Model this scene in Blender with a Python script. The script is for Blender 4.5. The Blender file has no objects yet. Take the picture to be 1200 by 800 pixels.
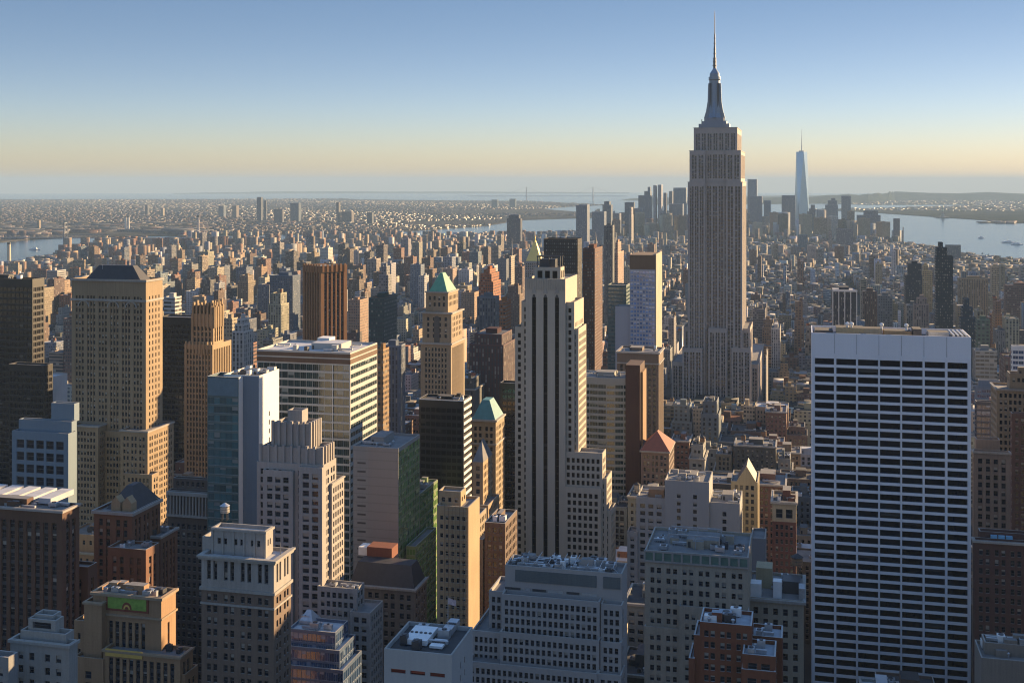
import bpy, math, random
import numpy as np
from math import sin, cos, tan, radians, pi, sqrt

# ------------------------------------------------------------------ camera, sky, sun, exposure
SC = bpy.context.scene
C = SC.collection
HC = 259.0                                   # camera height above the street
cam_data = bpy.data.cameras.new('camera')
cam = bpy.data.objects.new('camera', cam_data)
C.objects.link(cam)
cam.location = (0, 0, HC)
cam.rotation_euler = (radians(90), 0, 0)
cam_data.sensor_width = 36
cam_data.lens = 42.0
cam_data.shift_y = -0.1558
cam_data.clip_start = 1
cam_data.clip_end = 200000
SC.camera = cam

SKY_A, SKY_B = 1.2, 24.0
ALB = 0.66                                   # common scale that darkens the wall and city base colours
SUN_AZ = radians(54)                         # to the right of the view axis
SUN_EL = radians(14)
world = bpy.data.worlds.new('World')
SC.world = world
world.use_nodes = True
wn = world.node_tree
bg = wn.nodes['Background']
sky = wn.nodes.new('ShaderNodeTexSky')
sky.sky_type = 'NISHITA'
sky.sun_disc = False
sky.sun_elevation = SUN_EL
sky.sun_rotation = SUN_AZ
sky.altitude = 100
sky.air_density = 1.35
sky.dust_density = 0.35
sky.ozone_density = 2.0
# a clear winter evening: the blue of the upper sky comes well down towards the horizon
_tc = wn.nodes.new('ShaderNodeTexCoord')
_sp = wn.nodes.new('ShaderNodeSeparateXYZ')
wn.links.new(_tc.outputs['Generated'], _sp.inputs[0])
def _wm(op, x, y):
    n = wn.nodes.new('ShaderNodeMath')
    n.operation = op
    for i, v in enumerate((x, y)):
        if isinstance(v, (int, float)):
            n.inputs[i].default_value = v
        else:
            wn.links.new(v, n.inputs[i])
    return n.outputs[0]
_k = _wm('ADD', _wm('MULTIPLY', _wm('MAXIMUM', _sp.outputs[2], 0.0), SKY_B), SKY_A)
_mp = wn.nodes.new('ShaderNodeCombineXYZ')
wn.links.new(_sp.outputs[0], _mp.inputs[0])
wn.links.new(_sp.outputs[1], _mp.inputs[1])
wn.links.new(_wm('MULTIPLY', _sp.outputs[2], _k), _mp.inputs[2])
_nm = wn.nodes.new('ShaderNodeVectorMath')
_nm.operation = 'NORMALIZE'
wn.links.new(_mp.outputs[0], _nm.inputs[0])
wn.links.new(_nm.outputs[0], sky.inputs['Vector'])
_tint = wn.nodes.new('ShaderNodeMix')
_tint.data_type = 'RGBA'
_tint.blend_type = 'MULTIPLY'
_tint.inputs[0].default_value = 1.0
_rp = wn.nodes.new('ShaderNodeValToRGB')     # peach near the horizon; overhead bluer and brightened to fill the shaded faces
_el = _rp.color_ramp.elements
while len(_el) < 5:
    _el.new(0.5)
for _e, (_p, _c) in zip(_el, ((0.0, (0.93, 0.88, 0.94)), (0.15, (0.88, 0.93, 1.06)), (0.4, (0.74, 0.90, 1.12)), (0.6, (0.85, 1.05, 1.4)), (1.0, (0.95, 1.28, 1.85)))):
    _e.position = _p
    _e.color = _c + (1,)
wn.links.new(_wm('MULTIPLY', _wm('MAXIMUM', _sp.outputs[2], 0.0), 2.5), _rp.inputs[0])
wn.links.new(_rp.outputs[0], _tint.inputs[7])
_hs = wn.nodes.new('ShaderNodeHueSaturation')
_hs.inputs['Saturation'].default_value = 1.0
_gm = wn.nodes.new('ShaderNodeGamma')        # evens out the glow round the sun, as the graded photograph does
_gm.inputs['Gamma'].default_value = 0.62
wn.links.new(sky.outputs['Color'], _gm.inputs['Color'])
wn.links.new(_gm.outputs[0], _hs.inputs['Color'])
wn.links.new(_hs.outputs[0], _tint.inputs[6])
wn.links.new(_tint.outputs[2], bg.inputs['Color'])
bg.inputs['Strength'].default_value = 0.09

sun_data = bpy.data.lights.new('sun', 'SUN')
sun_data.energy = 5.0
sun_data.angle = radians(0.5)
sun_data.color = (1.0, 0.69, 0.37)
sun = bpy.data.objects.new('sun', sun_data)
C.objects.link(sun)
sun.rotation_euler = (radians(90) - SUN_EL, 0, -SUN_AZ + pi)
sun.location = (800, 300, 900)
_d = (sin(SUN_AZ) * cos(SUN_EL), cos(SUN_AZ) * cos(SUN_EL), sin(SUN_EL))
import mathutils
sun.rotation_euler = mathutils.Vector(_d).to_track_quat('Z', 'Y').to_euler()

SC.view_settings.view_transform = 'Standard'
SC.view_settings.look = 'None'
SC.view_settings.exposure = 1.58
SC.view_settings.gamma = 1
SC.view_settings.use_curve_mapping = False
SC.render.engine = 'CYCLES'
SC.cycles.use_denoising = True
SC.cycles.filter_width = 1.15
SC.cycles.max_bounces = 6
SC.cycles.diffuse_bounces = 3
SC.cycles.glossy_bounces = 3
SC.cycles.volume_bounces = 1
SC.cycles.caustics_reflective = False
SC.cycles.caustics_refractive = False
HAZE_DENSITY = 3.9e-5
HAZE_COLOR = (0.37, 0.53, 0.70)
HAZE_ANISO = 0.0

# ------------------------------------------------------------------ geometry of the view
F = 1400.0
EY = 213.0
RE = 6371000.0
TH = radians(13.7)                           # the avenues run 13.7 degrees to the right of the view axis
WX, WY = cos(TH), -sin(TH)                   # across town
AX, AY = sin(TH), cos(TH)                    # down town

def drop(x, y):
    return (x * x + y * y) / (2 * RE)

def pxy(x, y, z):
    return 600 + F * x / y, EY + F * (HC - z) / y

def geo(lat, lon):
    e = (lon + 73.9792) * 84300
    n = (lat - 40.7590) * 111195
    b = radians(195.3)
    return (-(-e * cos(b) + n * sin(b)) if False else e * cos(b) - n * sin(b), e * sin(b) + n * cos(b))

# ------------------------------------------------------------------ materials
MATS = {}

def new_mat(name):
    m = bpy.data.materials.new(name)
    m.use_nodes = True
    nt = m.node_tree
    return m, nt, nt.nodes['Principled BSDF']

def N(nt, t, **kw):
    n = nt.nodes.new(t)
    for k, v in kw.items():
        setattr(n, k, v)
    return n

def mathn(nt, op, a, b=None, c=None):
    n = nt.nodes.new('ShaderNodeMath')
    n.operation = op
    for i, v in enumerate((a, b, c)):
        if v is None:
            continue
        if isinstance(v, (int, float)):
            n.inputs[i].default_value = v
        else:
            nt.links.new(v, n.inputs[i])
    return n.outputs[0]

def mixc(nt, fac, a, b, blend='MIX'):
    n = nt.nodes.new('ShaderNodeMix')
    n.data_type = 'RGBA'
    n.blend_type = blend
    for sock, v in ((n.inputs[0], fac), (n.inputs[6], a), (n.inputs[7], b)):
        if isinstance(v, (int, float)):
            sock.default_value = v
        elif isinstance(v, tuple):
            sock.default_value = v + (1,) if len(v) == 3 else v
        else:
            nt.links.new(v, sock)
    return n.outputs[2]

def ramp(nt, fac, stops):
    n = nt.nodes.new('ShaderNodeValToRGB')
    el = n.color_ramp.elements
    while len(el) < len(stops):
        el.new(0.5)
    for e, (p, c) in zip(el, stops):
        e.position = p
        e.color = c + (1,) if len(c) == 3 else c
    nt.links.new(fac, n.inputs[0])
    return n.outputs[0]

def noise(nt, vec, scale, detail=3.0, rough=0.55):
    n = nt.nodes.new('ShaderNodeTexNoise')
    n.inputs['Scale'].default_value = scale
    n.inputs['Detail'].default_value = detail
    n.inputs['Roughness'].default_value = rough
    if vec is not None:
        nt.links.new(vec, n.inputs['Vector'])
    return n.outputs[0]

def wallmat(name, col, var=0.34, rough=0.85, courses=0.0):
    """Masonry: broad weather stains, thin run-off streaks and a fine grain, in metres."""
    if name in MATS:
        return MATS[name]
    m, nt, p = new_mat(name)
    tc = N(nt, 'ShaderNodeTexCoord')
    mp = N(nt, 'ShaderNodeMapping')
    mp.inputs['Scale'].default_value = (1.3, 1.3, 0.06)
    nt.links.new(tc.outputs['Object'], mp.inputs['Vector'])
    big = noise(nt, tc.outputs['Object'], 0.05, 4)
    streak = noise(nt, mp.outputs[0], 0.9, 3)
    fine = noise(nt, tc.outputs['Object'], 2.2, 2)
    lo, hi = 1 - var, 1 + var
    v = mathn(nt, 'ADD', mathn(nt, 'MULTIPLY', big, 0.9), mathn(nt, 'ADD', mathn(nt, 'MULTIPLY', streak, 0.7), mathn(nt, 'MULTIPLY', fine, 0.5)))
    f = mathn(nt, 'ADD', mathn(nt, 'MULTIPLY', mathn(nt, 'SUBTRACT', v, 1.05), 2.0 * var), 1.0)
    if courses:
        sx = N(nt, 'ShaderNodeSeparateXYZ')
        nt.links.new(tc.outputs['Object'], sx.inputs[0])
        fr = mathn(nt, 'FRACT', mathn(nt, 'DIVIDE', sx.outputs[2], courses))
        line = mathn(nt, 'LESS_THAN', fr, 0.1)
        f = mathn(nt, 'MULTIPLY', f, mathn(nt, 'SUBTRACT', 1.0, mathn(nt, 'MULTIPLY', line, 0.18)))
    vm = N(nt, 'ShaderNodeVectorMath', operation='SCALE')
    vm.inputs[0].default_value = tuple(c_ * ALB for c_ in col)
    nt.links.new(f, vm.inputs['Scale'])
    nt.links.new(vm.outputs[0], p.inputs['Base Color'])
    p.inputs['Roughness'].default_value = rough
    MATS[name] = m
    return m

def glassmat(name, col=(0.012, 0.016, 0.024), blind=(0.30, 0.28, 0.24), frame=(0.10, 0.10, 0.10), share=0.35, ior=1.6, rough=0.12, mullions=1, rail=True, metallic=0.0):
    """One window: frame, meeting rail and a blind drawn a different way down in each."""
    if name in MATS:
        return MATS[name]
    m, nt, p = new_mat(name)
    uv = N(nt, 'ShaderNodeUVMap')
    sx = N(nt, 'ShaderNodeSeparateXYZ')
    nt.links.new(uv.outputs[0], sx.inputs[0])
    at = N(nt, 'ShaderNodeAttribute', attribute_name='rnd')
    r = at.outputs['Fac']
    u, v = sx.outputs[0], sx.outputs[1]
    um = mathn(nt, 'FRACT', mathn(nt, 'MULTIPLY', u, float(mullions)))
    du = mathn(nt, 'ABSOLUTE', mathn(nt, 'SUBTRACT', um, 0.5))
    dv = mathn(nt, 'ABSOLUTE', mathn(nt, 'SUBTRACT', v, 0.5))
    fr = mathn(nt, 'MAXIMUM', mathn(nt, 'GREATER_THAN', du, 0.445), mathn(nt, 'GREATER_THAN', dv, 0.465))
    if rail:
        fr = mathn(nt, 'MAXIMUM', fr, mathn(nt, 'LESS_THAN', dv, 0.022))
    has = mathn(nt, 'LESS_THAN', r, share)
    depth = mathn(nt, 'FRACT', mathn(nt, 'MULTIPLY', r, 37.7))
    depth = mathn(nt, 'MULTIPLY', depth, 0.75)
    bl = mathn(nt, 'MULTIPLY', has, mathn(nt, 'GREATER_THAN', v, mathn(nt, 'SUBTRACT', 1.0, depth)))
    tone = mathn(nt, 'ADD', 0.55, mathn(nt, 'MULTIPLY', mathn(nt, 'FRACT', mathn(nt, 'MULTIPLY', r, 91.3)), 0.9))
    gv = N(nt, 'ShaderNodeVectorMath', operation='SCALE')
    gv.inputs[0].default_value = col
    nt.links.new(tone, gv.inputs['Scale'])
    c = mixc(nt, bl, gv.outputs[0], blind)
    c = mixc(nt, fr, c, frame)
    nt.links.new(c, p.inputs['Base Color'])
    solid = mathn(nt, 'MAXIMUM', fr, mathn(nt, 'MULTIPLY', bl, 0.35))
    nt.links.new(mathn(nt, 'ADD', rough, mathn(nt, 'MULTIPLY', solid, 0.5)), p.inputs['Roughness'])
    p.inputs['IOR'].default_value = ior
    p.inputs['Metallic'].default_value = metallic
    # panes are never quite flat
    geo_n = N(nt, 'ShaderNodeTexCoord')
    nz = noise(nt, geo_n.outputs['Object'], 0.35, 2)
    bp = N(nt, 'ShaderNodeBump')
    bp.inputs['Strength'].default_value = 0.08
    bp.inputs['Distance'].default_value = 0.4
    nt.links.new(nz, bp.inputs['Height'])
    nt.links.new(bp.outputs[0], p.inputs['Normal'])
    MATS[name] = m
    return m

def plainmat(name, col, rough=0.6, metallic=0.0, var=0.2, scale=0.6):
    if name in MATS:
        return MATS[name]
    m, nt, p = new_mat(name)
    tc = N(nt, 'ShaderNodeTexCoord')
    nz = noise(nt, tc.outputs['Object'], scale, 4)
    f = mathn(nt, 'ADD', 1 - var, mathn(nt, 'MULTIPLY', nz, 2 * var))
    vm = N(nt, 'ShaderNodeVectorMath', operation='SCALE')
    vm.inputs[0].default_value = col
    nt.links.new(f, vm.inputs['Scale'])
    nt.links.new(vm.outputs[0], p.inputs['Base Color'])
    p.inputs['Roughness'].default_value = rough
    p.inputs['Metallic'].default_value = metallic
    MATS[name] = m
    return m

def citymat(name, win=True):
    """Walls of ordinary buildings: colour from the building, windows laid out in metres on each wall."""
    if name in MATS:
        return MATS[name]
    m, nt, p = new_mat(name)
    at = N(nt, 'ShaderNodeAttribute', attribute_name='col')
    uv = N(nt, 'ShaderNodeUVMap')
    tc = N(nt, 'ShaderNodeTexCoord')
    big = noise(nt, uv.outputs[0], 0.06, 3)
    f = mathn(nt, 'MULTIPLY', mathn(nt, 'ADD', 0.75, mathn(nt, 'MULTIPLY', big, 0.5)), ALB)
    vm = N(nt, 'ShaderNodeVectorMath', operation='SCALE')
    nt.links.new(at.outputs['Color'], vm.inputs[0])
    nt.links.new(f, vm.inputs['Scale'])
    base = vm.outputs[0]
    sx = N(nt, 'ShaderNodeSeparateXYZ')
    nt.links.new(uv.outputs[0], sx.inputs[0])
    sty = at.outputs['Alpha']                       # each building its own bay width
    bay = mathn(nt, 'ADD', 2.0, mathn(nt, 'MULTIPLY', sty, 2.2))
    cu = mathn(nt, 'DIVIDE', sx.outputs[0], bay)
    cv = mathn(nt, 'DIVIDE', sx.outputs[1], 3.6)
    fu, fv = mathn(nt, 'FRACT', cu), mathn(nt, 'FRACT', cv)
    h2 = mathn(nt, 'FRACT', mathn(nt, 'MULTIPLY', sty, 13.7))
    strip = mathn(nt, 'LESS_THAN', h2, 0.26)
    ribbon = mathn(nt, 'GREATER_THAN', h2, 0.86)
    wu = mathn(nt, 'ADD', mathn(nt, 'ADD', 0.2, mathn(nt, 'MULTIPLY', mathn(nt, 'FRACT', mathn(nt, 'MULTIPLY', sty, 7.3)), 0.14)), mathn(nt, 'MULTIPLY', ribbon, 0.2))
    wv = mathn(nt, 'ADD', 0.26, mathn(nt, 'MULTIPLY', strip, 0.16))
    inu = mathn(nt, 'LESS_THAN', mathn(nt, 'ABSOLUTE', mathn(nt, 'SUBTRACT', fu, 0.5)), wu)
    inv = mathn(nt, 'LESS_THAN', mathn(nt, 'ABSOLUTE', mathn(nt, 'SUBTRACT', fv, 0.5)), wv)
    below = mathn(nt, 'LESS_THAN', sx.outputs[1], -1.6)       # a plain band and coping along the top
    has_w = mathn(nt, 'LESS_THAN', sty, 1.5)                  # bare party walls
    w = mathn(nt, 'MULTIPLY', mathn(nt, 'MULTIPLY', inu, inv), mathn(nt, 'MULTIPLY', below, has_w))
    coping = mathn(nt, 'MULTIPLY', mathn(nt, 'GREATER_THAN', sx.outputs[1], -0.9), 0.35)
    if win:
        cp = N(nt, 'ShaderNodeVectorMath', operation='SCALE')
        nt.links.new(base, cp.inputs[0])
        nt.links.new(mathn(nt, 'ADD', 1.0, coping), cp.inputs['Scale'])
        base = cp.outputs[0]
    cell = N(nt, 'ShaderNodeCombineXYZ')
    nt.links.new(mathn(nt, 'FLOOR', cu), cell.inputs[0])
    nt.links.new(mathn(nt, 'FLOOR', cv), cell.inputs[1])
    nt.links.new(mathn(nt, 'MULTIPLY', sty, 53.0), cell.inputs[2])
    wh = N(nt, 'ShaderNodeTexWhiteNoise', noise_dimensions='3D')
    nt.links.new(cell.outputs[0], wh.inputs['Vector'])
    gl = ramp(nt, wh.outputs['Value'], [(0.0, (0.012, 0.016, 0.024)), (0.62, (0.03, 0.036, 0.045)), (0.8, (0.14, 0.135, 0.12)), (1.0, (0.3, 0.28, 0.24))])
    c = mixc(nt, w, base, gl) if win else base
    nt.links.new(c, p.inputs['Base Color'])
    rg = mathn(nt, 'SUBTRACT', 0.85, mathn(nt, 'MULTIPLY', w, 0.55)) if win else 0.9
    if win:
        nt.links.new(rg, p.inputs['Roughness'])
    else:
        p.inputs['Roughness'].default_value = 0.9
        p.inputs['Specular IOR Level'].default_value = 0.1
    MATS[name] = m
    return m

# ------------------------------------------------------------------ mesh helper
class MB:
    def __init__(s):
        s.v, s.f, s.m, s.uv, s.r, s.c = [], [], [], [], [], []

    def poly(s, pts, mi=0, uv=None, rnd=0.0, col=None):
        b = len(s.v)
        s.v.extend(pts)
        n = len(pts)
        s.f.append(tuple(range(b, b + n)))
        s.m.append(mi)
        s.uv.extend(uv if uv else [(0, 0)] * n)
        s.r.append(rnd)
        s.c.append(col if col else (0.4, 0.4, 0.4, 0.3))

    def box(s, x0, x1, y0, y1, z0, z1, mi=0, bottom=False, top=True, topmi=None, col=None):
        a, b, c, d = (x0, y0), (x1, y0), (x1, y1), (x0, y1)
        for (p, q) in ((a, b), (b, c), (c, d), (d, a)):
            L = abs(q[0] - p[0]) + abs(q[1] - p[1])
            s.poly([(p[0], p[1], z0), (q[0], q[1], z0), (q[0], q[1], z1), (p[0], p[1], z1)], mi, [(0, z0 - z1), (L, z0 - z1), (L, 0), (0, 0)], col=col)
        if top:
            s.poly([(x0, y0, z1), (x1, y0, z1), (x1, y1, z1), (x0, y1, z1)], mi if topmi is None else topmi, [(x0, y0), (x1, y0), (x1, y1), (x0, y1)], col=col)
        if bottom:
            s.poly([(x0, y1, z0), (x1, y1, z0), (x1, y0, z0), (x0, y0, z0)], mi, col=col)

    def lathe(s, prof, cx=0, cy=0, n=16, mi=0, cap=True, phase=0.0, sx=1.0, sy=1.0):
        ring = lambda r, z: [(cx + sx * r * cos(phase + 2 * pi * k / n), cy + sy * r * sin(phase + 2 * pi * k / n), z) for k in range(n)]
        for (r0, z0), (r1, z1) in zip(prof, prof[1:]):
            A, Bq = ring(r0, z0), ring(r1, z1)
            for k in range(n):
                j = (k + 1) % n
                if r1 < 1e-6:
                    s.poly([A[k], A[j], Bq[k]], mi)
                elif r0 < 1e-6:
                    s.poly([A[k], Bq[j], Bq[k]], mi)
                else:
                    s.poly([A[k], A[j], Bq[j], Bq[k]], mi)
        if cap and prof[-1][0] > 1e-6:
            s.poly(ring(*prof[-1]), mi)

    def bar(s, p, q, r, n=6, mi=0, r2=None):
        p, q = mathutils.Vector(p), mathutils.Vector(q)
        d = (q - p).normalized()
        a = d.orthogonal().normalized()
        b = d.cross(a)
        r2 = r if r2 is None else r2
        A = [tuple(p + r * (a * cos(2 * pi * k / n) + b * sin(2 * pi * k / n))) for k in range(n)]
        Bq = [tuple(q + r2 * (a * cos(2 * pi * k / n) + b * sin(2 * pi * k / n))) for k in range(n)]
        for k in range(n):
            j = (k + 1) % n
            s.poly([A[k], A[j], Bq[j], Bq[k]], mi)
        s.poly(Bq, mi)
        s.poly(A[::-1], mi)

    def build(s, name, mats, parent=None, colattr=False, rndattr=False, smooth=False):
        me = bpy.data.meshes.new(name)
        nv = len(s.v)
        me.vertices.add(nv)
        me.vertices.foreach_set('co', np.asarray(s.v, dtype=np.float32).ravel())
        ln = np.fromiter((len(f) for f in s.f), dtype=np.int32, count=len(s.f))
        nl = int(ln.sum())
        me.loops.add(nl)
        me.loops.foreach_set('vertex_index', np.fromiter((i for f in s.f for i in f), dtype=np.int32, count=nl))
        me.polygons.add(len(s.f))
        st = np.zeros(len(s.f), dtype=np.int32)
        st[1:] = np.cumsum(ln)[:-1]
        me.polygons.foreach_set('loop_start', st)
        me.polygons.foreach_set('loop_total', ln)
        me.polygons.foreach_set('material_index', np.asarray(s.m, dtype=np.int32))
        u = me.uv_layers.new(name='UVMap')
        u.data.foreach_set('uv', np.asarray(s.uv, dtype=np.float32).ravel())
        if rndattr:
            a = me.attributes.new('rnd', 'FLOAT', 'FACE')
            a.data.foreach_set('value', np.asarray(s.r, dtype=np.float32))
        if colattr:
            a = me.attributes.new('col', 'FLOAT_COLOR', 'FACE')
            a.data.foreach_set('color', np.asarray(s.c, dtype=np.float32).ravel())
        if smooth:
            me.polygons.foreach_set('use_smooth', np.ones(len(s.f), dtype=bool))
        me.update(calc_edges=True)
        me.validate()
        for m in (mats if isinstance(mats, (list, tuple)) else [mats]):
            me.materials.append(m)
        o = bpy.data.objects.new(name, me)
        C.objects.link(o)
        if parent is not None:
            o.parent = parent
        return o

def tag(o, label=None, cat=None, group=None, kind=None):
    if label:
        o['label'] = label
    if cat:
        o['category'] = cat
    if group:
        o['group'] = group
    if kind:
        o['kind'] = kind
    return o

def thing(name, label, cat, loc, rz=0.0, group=None):
    o = bpy.data.objects.new(name, None)
    o.empty_display_size = 3
    C.objects.link(o)
    o.location = loc
    o.rotation_euler = (0, 0, rz)
    return tag(o, label, cat, group)

# ------------------------------------------------------------------ land and water
def sheet(name, pts, mat, z, maxlen, skirt=4.0):
    """A piece of ground laid over the curve of the earth."""
    import bmesh
    bm = bmesh.new()
    vs = [bm.verts.new((x, y, 0)) for x, y in pts]
    bm.faces.new(vs)
    bmesh.ops.triangulate(bm, faces=bm.faces[:])
    for _ in range(7):
        lim = lambda e: maxlen * max(1.0, min((e.verts[0].co.length, e.verts[1].co.length)) / 4000.0)
        es = [e for e in bm.edges if e.calc_length() > lim(e)]
        if not es:
            break
        bmesh.ops.subdivide_edges(bm, edges=es, cuts=1, use_grid_fill=False)
        bmesh.ops.triangulate(bm, faces=bm.faces[:])
    bnd = [e for e in bm.edges if len(e.link_faces) == 1]
    r = bmesh.ops.extrude_edge_only(bm, edges=bnd)
    low = [g for g in r['geom'] if isinstance(g, bmesh.types.BMVert)]
    for v in bm.verts:
        v.co.z = z - drop(v.co.x, v.co.y)
    for v in low:
        v.co.z -= skirt
    bmesh.ops.recalc_face_normals(bm, faces=bm.faces[:])
    me = bpy.data.meshes.new(name)
    bm.to_mesh(me)
    bm.free()
    if me.polygons and me.polygons[0].normal.z < 0:
        me.flip_normals()
    me.materials.append(mat)
    o = bpy.data.objects.new(name, me)
    C.objects.link(o)
    return tag(o, kind='structure')

def inpoly(x, y, poly):
    n = len(poly)
    c = np.zeros(np.shape(x), dtype=bool)
    j = n - 1
    for i in range(n):
        xi, yi = poly[i]
        xj, yj = poly[j]
        t = ((yi > y) != (yj > y)) & (x < (xj - xi) * (y - yi) / (yj - yi + 1e-9) + xi)
        c ^= t
        j = i
    return c

G = lambda *ll: [geo(a, b) for a, b in ll]
MANHATTAN = G((40.7760, -73.9440), (40.7600, -73.9580), (40.7490, -73.9680), (40.7435, -73.9710), (40.7355, -73.9740), (40.7275, -73.9715), (40.7190, -73.9735),
              (40.7110, -73.9770), (40.7095, -73.9900), (40.7080, -73.9990), (40.7030, -74.0080), (40.7005, -74.0145), (40.7035, -74.0180), (40.7090, -74.0185),
              (40.7180, -74.0150), (40.7260, -74.0115), (40.7420, -74.0095), (40.7480, -74.0090), (40.7560, -74.0060), (40.7750, -73.9930))
LONG_ISLAND = G((40.7700, -73.9350), (40.7440, -73.9600), (40.7375, -73.9620), (40.7290, -73.9620), (40.7190, -73.9650), (40.7110, -73.9690), (40.7060, -73.9710),
                (40.7010, -73.9720), (40.6995, -73.9760), (40.7040, -73.9790), (40.7045, -73.9900), (40.6960, -74.0000), (40.6870, -74.0060), (40.6810, -74.0190), (40.6730, -74.0190),
                (40.6700, -74.0060), (40.6640, -74.0010), (40.6560, -74.0200), (40.6480, -74.0260), (40.6380, -74.0370), (40.6080, -74.0370), (40.5950, -74.0000), (40.5830, -74.0120),
                (40.5730, -74.0100), (40.5720, -73.9800), (40.5760, -73.9300), (40.5570, -73.9200), (40.5750, -73.8500), (40.5850, -73.7500), (40.6200, -73.5500), (40.8800, -73.5500))
STATEN = G((40.6440, -74.0730), (40.6260, -74.0720), (40.6030, -74.0560), (40.5800, -74.0700), (40.5400, -74.1200), (40.4980, -74.2400), (40.5600, -74.2600), (40.6400, -74.2000), (40.6400, -74.1400), (40.6480, -74.1100))
BAYONNE = G((40.6450, -74.1450), (40.6500, -74.0850), (40.6600, -74.0640), (40.6640, -74.0480), (40.6690, -74.0500), (40.6760, -74.0720), (40.6880, -74.0760), (40.6950, -74.0560), (40.7080, -74.0390), (40.7200, -74.0330), (40.7500, -74.0240), (40.7600, -74.1000), (40.7000, -74.1600))
GOVERNORS = G((40.6935, -74.0165), (40.6925, -74.0120), (40.6890, -74.0150), (40.6850, -74.0240), (40.6870, -74.0255), (40.6910, -74.0200))
LIBERTY = G((40.6903, -74.0470), (40.6912, -74.0450), (40.6895, -74.0432), (40.6881, -74.0440), (40.6884, -74.0470))
ELLIS = G((40.7001, -74.0420), (40.7002, -74.0385), (40.6985, -74.0385), (40.6975, -74.0410), (40.6985, -74.0425))

m, nt, p = new_mat('land')
tc = N(nt, 'ShaderNodeTexCoord')
n1 = noise(nt, tc.outputs['Object'], 0.0035, 6)
n2 = noise(nt, tc.outputs['Object'], 0.02, 4)
c = ramp(nt, mathn(nt, 'ADD', mathn(nt, 'MULTIPLY', n1, 0.5), mathn(nt, 'MULTIPLY', n2, 0.5)), [(0.3, (0.03, 0.035, 0.025)), (0.45, (0.05, 0.05, 0.045)), (0.55, (0.08, 0.075, 0.07)), (0.7, (0.12, 0.105, 0.09))])
nt.links.new(c, p.inputs['Base Color'])
p.inputs['Roughness'].default_value = 0.95
p.inputs['Specular IOR Level'].default_value = 0.0
LAND = m
m, nt, p = new_mat('street_asphalt')
tc = N(nt, 'ShaderNodeTexCoord')
c = ramp(nt, noise(nt, tc.outputs['Object'], 0.03, 5), [(0.35, (0.04, 0.04, 0.042)), (0.65, (0.075, 0.072, 0.07))])
nt.links.new(c, p.inputs['Base Color'])
p.inputs['Roughness'].default_value = 0.9
p.inputs['Specular IOR Level'].default_value = 0.0
ASPHALT = m
m, nt, p = new_mat('harbour_water')
p.inputs['Base Color'].default_value = (0.015, 0.04, 0.055, 1)
p.inputs['Roughness'].default_value = 0.16
p.inputs['IOR'].default_value = 1.33
tc = N(nt, 'ShaderNodeTexCoord')
mp = N(nt, 'ShaderNodeMapping')
mp.inputs['Scale'].default_value = (0.35, 1, 1)
nt.links.new(tc.outputs['Object'], mp.inputs['Vector'])
nz = mathn(nt, 'ADD', noise(nt, mp.outputs[0], 0.05, 5), mathn(nt, 'MULTIPLY', noise(nt, mp.outputs[0], 0.004, 3), 3.0))
bp = N(nt, 'ShaderNodeBump')
bp.inputs['Strength'].default_value = 0.28
bp.inputs['Distance'].default_value = 3.0
nt.links.new(nz, bp.inputs['Height'])
nt.links.new(bp.outputs[0], p.inputs['Normal'])
WATER = m

m, nt, p = new_mat('shore_scrub')
tc = N(nt, 'ShaderNodeTexCoord')
c = ramp(nt, noise(nt, tc.outputs['Object'], 0.004, 6), [(0.35, (0.022, 0.028, 0.02)), (0.55, (0.04, 0.042, 0.034)), (0.75, (0.09, 0.08, 0.065))])
nt.links.new(c, p.inputs['Base Color'])
p.inputs['Roughness'].default_value = 0.95
p.inputs['Specular IOR Level'].default_value = 0.0
SHORE = m

# water reaches the horizon all round the view
mb = MB()
rs = [0, 400, 900, 1600, 2600, 4000, 6000, 8500, 11500, 15000, 19000, 24000, 30000, 37000, 45000, 54000, 64000]
angs = [radians(a) for a in range(20, 161, 5)]
P = lambda r, a: (r * cos(a), r * sin(a), -3 - r * r / (2 * RE))
for r0, r1 in zip(rs, rs[1:]):
    for a0, a1 in zip(angs, angs[1:]):
        if r0 == 0:
            mb.poly([P(0, 0), P(r1, a0), P(r1, a1)])
        else:
            mb.poly([P(r0, a0), P(r1, a0), P(r1, a1), P(r0, a1)])
tag(mb.build('water', WATER, smooth=True), kind='structure')
sheet('ground', MANHATTAN, ASPHALT, 0.0, 400)
sheet('land', LONG_ISLAND, LAND, 0.0, 900)
sheet('land', STATEN, SHORE, 0.0, 900)
sheet('land', BAYONNE, SHORE, 0.0, 900)
sheet('land', GOVERNORS, LAND, 0.0, 400)
sheet('land', LIBERTY, SHORE, 0.0, 300)
sheet('land', ELLIS, SHORE, 0.0, 300)

def hill(name, pts, width, mat):
    """A long low ridge: (lat, lon, height) along its crest."""
    mb = MB()
    rows = []
    nx = 9
    rr = random.Random(5)
    fine = []
    for (a, b) in zip(pts, pts[1:]):
        for k in range(6):
            t = k / 6
            fine.append(tuple(a[i] + (b[i] - a[i]) * t for i in range(3)))
    fine.append(pts[-1])
    for lat, lon, h in fine:
        x, y = geo(lat, lon)
        L = sqrt(x * x + y * y)
        ux, uy = x / L, y / L
        h *= 0.85 + 0.3 * rr.random()
        rows.append([(x + ux * width * (k / (nx - 1) - 0.5), y + uy * width * (k / (nx - 1) - 0.5),
                      -1 - drop(x, y) + h * sin(pi * k / (nx - 1)) ** 1.3) for k in range(nx)])
    for A, Bq in zip(rows, rows[1:]):
        for k in range(nx - 1):
            mb.poly([A[k], Bq[k], Bq[k + 1], A[k + 1]])
    return tag(mb.build(name, mat, smooth=True), kind='structure')

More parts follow.
